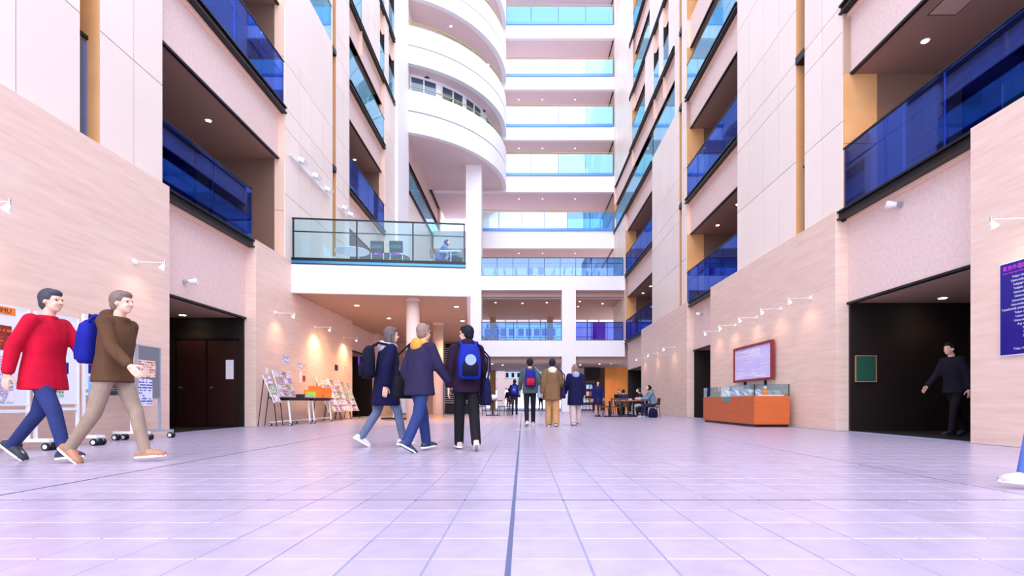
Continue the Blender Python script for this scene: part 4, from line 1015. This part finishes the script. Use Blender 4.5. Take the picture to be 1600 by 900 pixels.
    for sd in (1, -1):
        s0, el, wr, d2 = AR[sd]; hv, hf = HAND[.45 if abs(arms[sd][1]) < 60 else 1.25]
        q = (-d2).to_track_quat('Z', 'Y').to_matrix(); z = -d2; fy = (V((0, 1, 0))-z*V((0, 1, 0)).dot(z))
        if fy.length < .1: fy = V((0, 0, 1))-z*z.z
        fy.normalize(); xx = fy.cross(z).normalized(); q = Matrix((xx, fy, z)).transposed()
        o_ = len(vs_)
        mir = -1 if sd > 0 else 1
        vs_ += [S(wr+d2*.02+q @ V((p.x*mir, p.y, p.z))) for p in hv]
        fs_ += [tuple(i+o_ for i in (f if mir > 0 else f[::-1])) for f in hf]
    B = MB(); B.v = [tuple(v) for v in vs_]; B.f = fs_; B.m = [0]*len(fs_); B.build('body', 'skin', t, smooth=True)
    for sd in (1, -1):
        e_ = MB(); e_.ell(hl((sd*.03, .079, .004)), .013, .006, .0065, hm3, 10, 6); fin(e_).build('eye', 'eye', t, smooth=True)
    # --- jacket
    j = MB(); bu = bulk
    rings = [ring(.525, .075, .068), ring(.495, .12+bu*.4, .08+bu*.5), ring(.42, .163+bu*.4, .102+bu*.7), ring(.30, .160+bu*.5, .112+bu*.8, .006), ring(.14, .150+bu*.7, .106+bu*.8), ring(0, .162+bu*.8, .118+bu*.8)]
    if seat is None:
        zz = 0
        while zz > hem+.02: zz = max(hem, zz-.12); rings.append((P+V((0, 0, zz)), .165+bu*.8+(-zz)*.05, .120+bu*.8+(-zz)*.10*(.6+walk), X, V((0, 1, 0))))
    j.loft(rings[::-1], 24, 2.35)
    for sd in (1, -1):
        s0, el, wr, d2 = AR[sd]; j.cap(sh+X*(sd*.10)-sp*.01, s0, .062+bu*.4, .056+bu*.4); j.cap(s0, el, .055+bu*.45, .049+bu*.45); j.cap(el, wr-d2*.015, .049+bu*.45, .040+bu*.35)
    if hood:
        j.ell(nb-Yv*.085-sp*.0, .12, .075, .085, None, 14, 8)
        for a in range(10): j.cap(nb+X*(.085*math.cos(a*.628))+Yv*(.075*math.sin(a*.628))-sp*.01, nb+X*(.085*math.cos(a*.628+.6))+Yv*(.075*math.sin(a*.628+.6))-sp*.01, .03, .03, 8)
    else:
        for a in range(10): j.cap(nb+X*(.066*math.cos(a*.628))+Yv*(.062*math.sin(a*.628))-sp*.005, nb+X*(.066*math.cos(a*.628+.6))+Yv*(.062*math.sin(a*.628+.6))-sp*.005, .022, .022, 8)
    me = remesh(fin(j), vox, 3, .5); me.materials.clear(); me.materials.append(cloth(jacket)); inst('jacket', me, t)
    # --- trousers / skirt
    q = MB(); q.loft([ring(-.06, .16, .125), ring(0, .182, .136), ring(.12, .166, .122)], 20)
    for sd in (1, -1):
        hp, kn, an, a = Ls[sd]; q.cap(hp, kn, .092+leg_w*.3, .068+leg_w); q.cap(kn, an-(kn-an)*.05, .067+leg_w, .054+leg_w*1.2)
    if bare_leg:
        q = MB(); q.loft([ring(-.36, .21, .19), ring(-.15, .195, .16), ring(0, .175, .13), ring(.09, .158, .112)], 20)
    me = remesh(fin(q), vox, 3, .5); me.materials.clear(); me.materials.append(cloth(pants)); inst('skirt' if bare_leg else 'trousers', me, t)
    # --- shoes
    for sd in (1, -1):
        an, fw, pt = feet[sd]; up = V((0, math.sin(pt), math.cos(pt))); sx = fw.cross(up).normalized(); s1 = MB()
        base = an-up*.085
        s1.loft([(base-fw*.085+up*.03, .03, .03, sx, up), (base-fw*.06+up*.04, .04, .045, sx, up), (base-fw*.0+up*.05, .043, .052, sx, up), (base+fw*.08+up*.04, .046, .042, sx, up), (base+fw*.15+up*.03, .045, .032, sx, up), (base+fw*.195+up*.022, .03, .02, sx, up)], 14, 3)
        so = fin(s1).build('shoe', cloth(shoe, .5), t, smooth=True)
        s2 = MB(); s2.loft([(base-fw*.09+up*.002, .03, .002, sx, fw), (base-fw*.09+up*.0, .03, .002, sx, fw)][:0] or [(base+fw*.05-up*.0, .048, .15, sx, fw), (base+fw*.05+up*.02, .047, .148, sx, fw)], 18, 3)
        fin(s2).build('sole', 'paper' if sum(shoe) > 200 else 'rubber', so)
    # --- hair
    hmb = MB(); hmb.ell(hl((0, -.022, .03)), .084, .098, .10, hm3, 18, 12); hmb.ell(hl((0, -.045, -.02)), .074, .066, .085, hm3, 14, 10); hmb.ell(hl((0, .035, .075)), .066, .058, .042, hm3, 14, 8)
    for sd in (1, -1): hmb.cap(hl((sd*.07, .0, .03)), hl((sd*.076, -.02, -.02)), .022, .012, 8)
    if hair_style in ('bob', 'long'):
        zl = -.12 if hair_style == 'bob' else -.26
        for a in range(7):
            x = (a-3)*.024; hmb.cap(hl((x, -.06+abs(x)*.35, 0)), hl((x*1.1, -.07+abs(x)*.35, zl)), .035, .022, 8)
        for sd in (1, -1): hmb.cap(hl((sd*.078, .015, .02)), hl((sd*.078, .01, max(zl, -.14))), .022, .016, 8)
    me = remesh(fin(hmb), .009, 2, .4); me.materials.clear(); me.materials.append(cloth(hair, .6)); inst('hair', me, t)
    if mask:
        mk = MB(); mk.ell(hl((0, .06, -.05)), .054, .045, .045, hm3, 14, 8); fin(mk).build('face_mask', 'paper', t, smooth=True)
    if scarf:
        sm_ = MB()
        for a in range(12): sm_.cap(nb+X*(.09*math.cos(a*.5236))+Yv*(.085*math.sin(a*.5236)), nb+X*(.09*math.cos(a*.5236+.5))+Yv*(.085*math.sin(a*.5236+.5)), .042, .042, 8)
        sm_.ell(nb-Yv*.1-sp*.03, .11, .06, .1, None, 12, 8)
        me = remesh(fin(sm_), .012, 2); me.materials.clear(); me.materials.append(cloth(scarf)); inst('hood', me, t)
    t['k'] = k
    mw = Matrix.Translation(loc) @ Matrix.Rotation(heading, 4, 'Z')
    return {'mw': mw, 'S': S, 'P': P, 'sp': sp, 'Yv': Yv, 'wr': {sd: AR[sd][2] for sd in AR}, 'sh': sh, 'k': k, 'bulk': bulk}
def backpack(p, rgb, label, rgb2=None, badge=None):
    k = p['k']; c = p['P']+p['sp']*.26-p['Yv']*(.112+p['bulk']+.105)
    loc = p['mw'] @ p['S'](c); t = empty('backpack', loc, 0, label=label, cat='backpack'); t.rotation_euler = p['mw'].to_euler()
    b = MB(); b.loft([((0, 0, -.22), .12, .07, (1, 0, 0), (0, 1, 0)), ((0, 0, -.18), .145, .09, (1, 0, 0), (0, 1, 0)), ((0, 0, .05), .145, .088, (1, 0, 0), (0, 1, 0)), ((0, .01, .18), .125, .07, (1, 0, 0), (0, 1, 0)), ((0, .02, .23), .08, .04, (1, 0, 0), (0, 1, 0))], 20, 3.2)
    b.build('main_bag', cloth(rgb), t, smooth=True)
    b = MB(); b.loft([((0, -.085, -.18), .10, .035, (1, 0, 0), (0, 1, 0)), ((0, -.09, -.06), .105, .04, (1, 0, 0), (0, 1, 0)), ((0, -.08, .0), .09, .03, (1, 0, 0), (0, 1, 0))], 16, 3)
    pk = b.build('front_pocket', cloth(rgb2 or rgb), t, smooth=True)
    if badge: MB().cyl((0, -.12, .02), (0, -.128, .02), .07, n=18).build('badge', cloth(badge), t)
    for sd in (1, -1):
        MB().path([(sd*.09, .03, .2), (sd*.1, .12, .27), (sd*.11, .25, .25), (sd*.115, .345, .15), (sd*.12, .33, 0)], .018).build('strap', cloth(rgb), t)
def handbag(p, sd, rgb, label, sx=.32, sz=.28, drop=.0, out=.05):
    """bag beside the hip, its strap running up over the shoulder"""
    k = p['k']; hip = p['P']+Vector((sd*(.19+p['bulk']*.8+out*.6), -.03, -.22-drop)); shp = p['sh']+Vector((sd*.15, -.01, .085+p['bulk']*.4))
    loc = p['mw'] @ p['S'](hip); t = empty('shoulder_bag', loc, p['mw'].to_euler().z, label=label, cat='bag')
    b = MB(); U, W_ = (0, 1, 0), (1, 0, 0)
    b.loft([((0, 0, 0), sx*.46, .055, U, W_), ((0, 0, .04), sx*.5, .07, U, W_), ((0, 0, sz*.8), sx*.46, .055, U, W_), ((0, 0, sz), sx*.42, .03, U, W_)], 18, 3.5)
    b.build('bag_body', cloth(rgb), t, smooth=True)
    top = (shp-hip)*k
    for e in (-1, 1):
        f = Vector((0, e*sx*.38, sz*.93)); mid = Vector((sd*.04, e*.085, top.z*.75)); MB().path([f, f.lerp(mid, .5)+Vector((sd*.02, 0, 0)), mid, top+Vector((0, e*.05, -.03)), top], .012).build('strap', cloth(rgb), t)
def at(px, py): Y = 504/(py-629); return Vector(((px-816.5)/800*Y, Y, 0))
E = R(-90); Wd = R(90)
# left walkers
person('person in a magenta red jacket and blue jeans walking past boards', Vector((-5.1, 5.45, 0)), E, 1.80, .62, 1, 5, jacket=(206, 10, 50), pants=(50, 62, 118), shoe=(70, 72, 84), hair=(70, 74, 82), hem=-.2, bulk=.035, vox=.012)
p = person('person in a brown jacket and khaki trousers with navy backpack', Vector((-4.32, 5.4, 0)), E, 1.76, .55, -1, 6, jacket=(96, 66, 46), pants=(168, 146, 128), shoe=(190, 138, 108), hair=(128, 108, 100), hem=-.12, bulk=.03, hood=True, vox=.012)
backpack(p, (28, 34, 150), 'navy blue backpack worn by the person in brown jacket')
# trio in the middle
p = person('leftmost of three, navy coat, grey jeans and white shoes', Vector((-1.95, 7.3, 0)), R(-62), 1.66, .5, 1, 5, jacket=(16, 16, 60), pants=(104, 116, 148), shoe=(226, 226, 222), hair=(104, 90, 88), hair_style='bob', hem=-.34, bulk=.06, scarf=(196, 190, 196), vox=.013)
backpack(p, (16, 14, 40), 'large black backpack on the leftmost of three walkers', badge=(90, 40, 150))
p = person('middle of three, dusky purple jacket, orange collar, blue jeans', Vector((-1.33, 6.6, 0)), R(-38), 1.60, .45, -1, 5, jacket=(44, 38, 72), pants=(46, 62, 116), shoe=(70, 78, 100), hair=(150, 126, 112), hem=-.18, bulk=.06, scarf=(226, 160, 70), leg_w=.012, vox=.013)
handbag(p, -1, (18, 16, 26), 'black shoulder bag on the middle of three walkers', .36, .3)
p = person('rightmost of three, maroon and navy jacket, black trousers', Vector((-.74, 6.8, 0)), R(14), 1.60, .4, -1, 3, jacket=(40, 18, 44), pants=(26, 24, 30), shoe=(214, 196, 176), hair=(18, 16, 30), hem=-.14, bulk=.05, head_yaw=50, hood=True, leg_w=.012, vox=.013)
backpack(p, (22, 40, 150), 'blue and black backpack on the rightmost of three walkers', (20, 18, 40), badge=(150, 170, 230))
handbag(p, 1, (16, 16, 60), 'dark navy tote bag hanging beside the rightmost walker', .40, .36, .1)
# three walking away
p = person('person in grey-green jacket and black trousers walking away', at(828, 666), R(2), 1.75, .35, 1, 3, jacket=(84, 98, 100), pants=(26, 26, 40), shoe=(206, 196, 184), hair=(34, 28, 34), hem=-.10, bulk=.04)
backpack(p, (34, 36, 130), 'navy backpack with red patch on the grey-green jacket', (190, 30, 50))
handbag(p, 1, (150, 170, 210), 'pale blue bag carried by the person in grey-green jacket', .24, .34)
p = person('person in a brown coat and tan trousers walking away', at(863, 666.5), R(-2), 1.72, .22, -1, 2, jacket=(124, 94, 66), pants=(196, 150, 100), shoe=(70, 72, 84), hair=(26, 26, 52), hem=-.26, bulk=.07, leg_w=.03, scarf=(238, 226, 206))
handbag(p, 1, (26, 28, 74), 'navy shoulder bag hanging beside the brown coat', .34, .3)
person('person in a long navy coat and beige trousers walking away', at(899, 665), R(6), 1.62, .25, 1, 2, jacket=(18, 20, 66), pants=(206, 186, 184), shoe=(110, 104, 100), hair=(150, 116, 102), hair_style='bob', hem=-.36, bulk=.06, leg_w=.03, scarf=(160, 168, 208))
# farther people
p = person('person in dark blue jacket far down the hall, walking away', at(804, 648), R(-3), 1.76, .3, 1, 3, jacket=(30, 32, 92), pants=(36, 42, 84), hair=(24, 24, 50), hem=-.08, bulk=.05, hood=True, vox=.017)
backpack(p, (44, 60, 170), 'bright blue backpack with pale badge far down the hall', badge=(110, 150, 240))
person('woman in navy coat and skirt facing the camera by the cafe', at(934, 651), R(182), 1.56, .15, 1, 1, jacket=(28, 30, 96), pants=(24, 24, 60), shoe=(60, 50, 60), hair=(36, 26, 34), hair_style='bob', hem=-.34, bulk=.045, bare_leg=True, vox=.016)
person('man in a grey hoodie reading at the cafe table', gp(1021, 21.9), Wd, 1.74, .3, 1, 16, {1: (38, 50, 6), -1: (34, 54, 6)}, head_pitch=-34, seat=.46, jacket=(122, 146, 164), pants=(44, 48, 84), shoe=(160, 176, 186), hair=(26, 22, 22), bulk=.05, hood=True, vox=.015)
person('student in dark jacket with white face mask at the cafe table', gp(1003, 24.3), Wd, 1.66, .3, 1, 12, {1: (38, 50, 6), -1: (34, 54, 6)}, head_pitch=-15, seat=.46, jacket=(34, 36, 62), pants=(190, 190, 196), hair=(50, 40, 46), bulk=.04, mask=True, vox=.017)
person('student in dark blue bent over the back cafe table', gp(976, 25.2), R(5), 1.64, .3, 1, 20, {1: (38, 50, 6), -1: (34, 54, 6)}, head_pitch=-30, seat=.46, jacket=(40, 44, 88), pants=(30, 30, 50), hair=(22, 20, 24), bulk=.05, vox=.018)
person('student in black seated behind the dark cafe table', gp(966, 26.9), R(180), 1.66, .3, 1, 14, {1: (38, 50, 6), -1: (34, 54, 6)}, head_pitch=-20, seat=.46, jacket=(26, 24, 30), pants=(26, 26, 34), hair=(18, 16, 18), bulk=.05, vox=.018)
bgk = MB(); bgk.loft([((0, 0, 0), .15, .1, (1, 0, 0), (0, 1, 0)), ((0, 0, .05), .18, .13, (1, 0, 0), (0, 1, 0)), ((0, 0, .3), .16, .11, (1, 0, 0), (0, 1, 0)), ((0, 0, .4), .08, .06, (1, 0, 0), (0, 1, 0))], 18, 3)
tb = empty('backpack', gp(1020, 21.3), 0, label='dark navy backpack on the floor beside the hoodie man', cat='backpack'); bgk.build('main_bag', cloth((20, 22, 66)), tb, smooth=True); MB().path([(-.04, 0, .39), (0, 0, .46), (.04, 0, .39)], .01).build('strap', cloth((20, 22, 66)), tb)
# people at the edges
person('dark-clothed person walking inside the near right doorway', Vector((7.95, 9.4, 0)), R(95), 1.68, .4, -1, 8, jacket=(24, 20, 36), pants=(22, 18, 28), shoe=(40, 40, 60), hair=(18, 14, 16), bulk=.045, vox=.015)
person('person in pale jeans and white shoes entering at right edge', Vector((3.93, 3.63, 0)), Wd, 1.66, .55, 1, 5, jacket=(170, 180, 220), pants=(96, 130, 220), shoe=(222, 214, 204), hair=(40, 34, 34), bulk=.04, leg_w=.015, vox=.013)
# seated upstairs
for px, lab, c in ((762, 'person in pale top on the leftmost blue chair, first storey', (150, 170, 220)), (775, 'person in dark blue on the second blue chair, first storey', (40, 60, 140))):
    person(lab, Vector(((px-816.5)/800*37.2, 37.25, 4.92)), 0, 1.66, .3, 1, 2, {1: (38, 50, 6), -1: (34, 54, 6)}, seat=.46, jacket=c, pants=(24, 28, 70), hair=(24, 24, 50), bulk=.04, vox=.02)
person('person in blue bent over a table on the mezzanine', mzp(686, 17.2), E, 1.6, .3, 1, 24, {1: (50, 40, 6), -1: (46, 44, 6)}, head_pitch=-35, seat=.46, jacket=(90, 110, 190), pants=(120, 40, 120), hair=(30, 40, 100), bulk=.05, vox=.018)
for px, Y, rz, c, lab in ((795, 41, 10, (30, 30, 50), 'distant person in dark clothes outside, left of the blue backpack'), (845, 43, -20, (26, 26, 40), 'distant person in black outside, behind the green-grey jacket'), (856, 40, 170, (40, 44, 80), 'distant person in navy outside, left of the brown coat')):
    person(lab, gp(px, Y), R(rz), 1.68, .3, 1, 3, jacket=c, pants=(30, 30, 44), bulk=.05, vox=.022)
LC.exclude = False
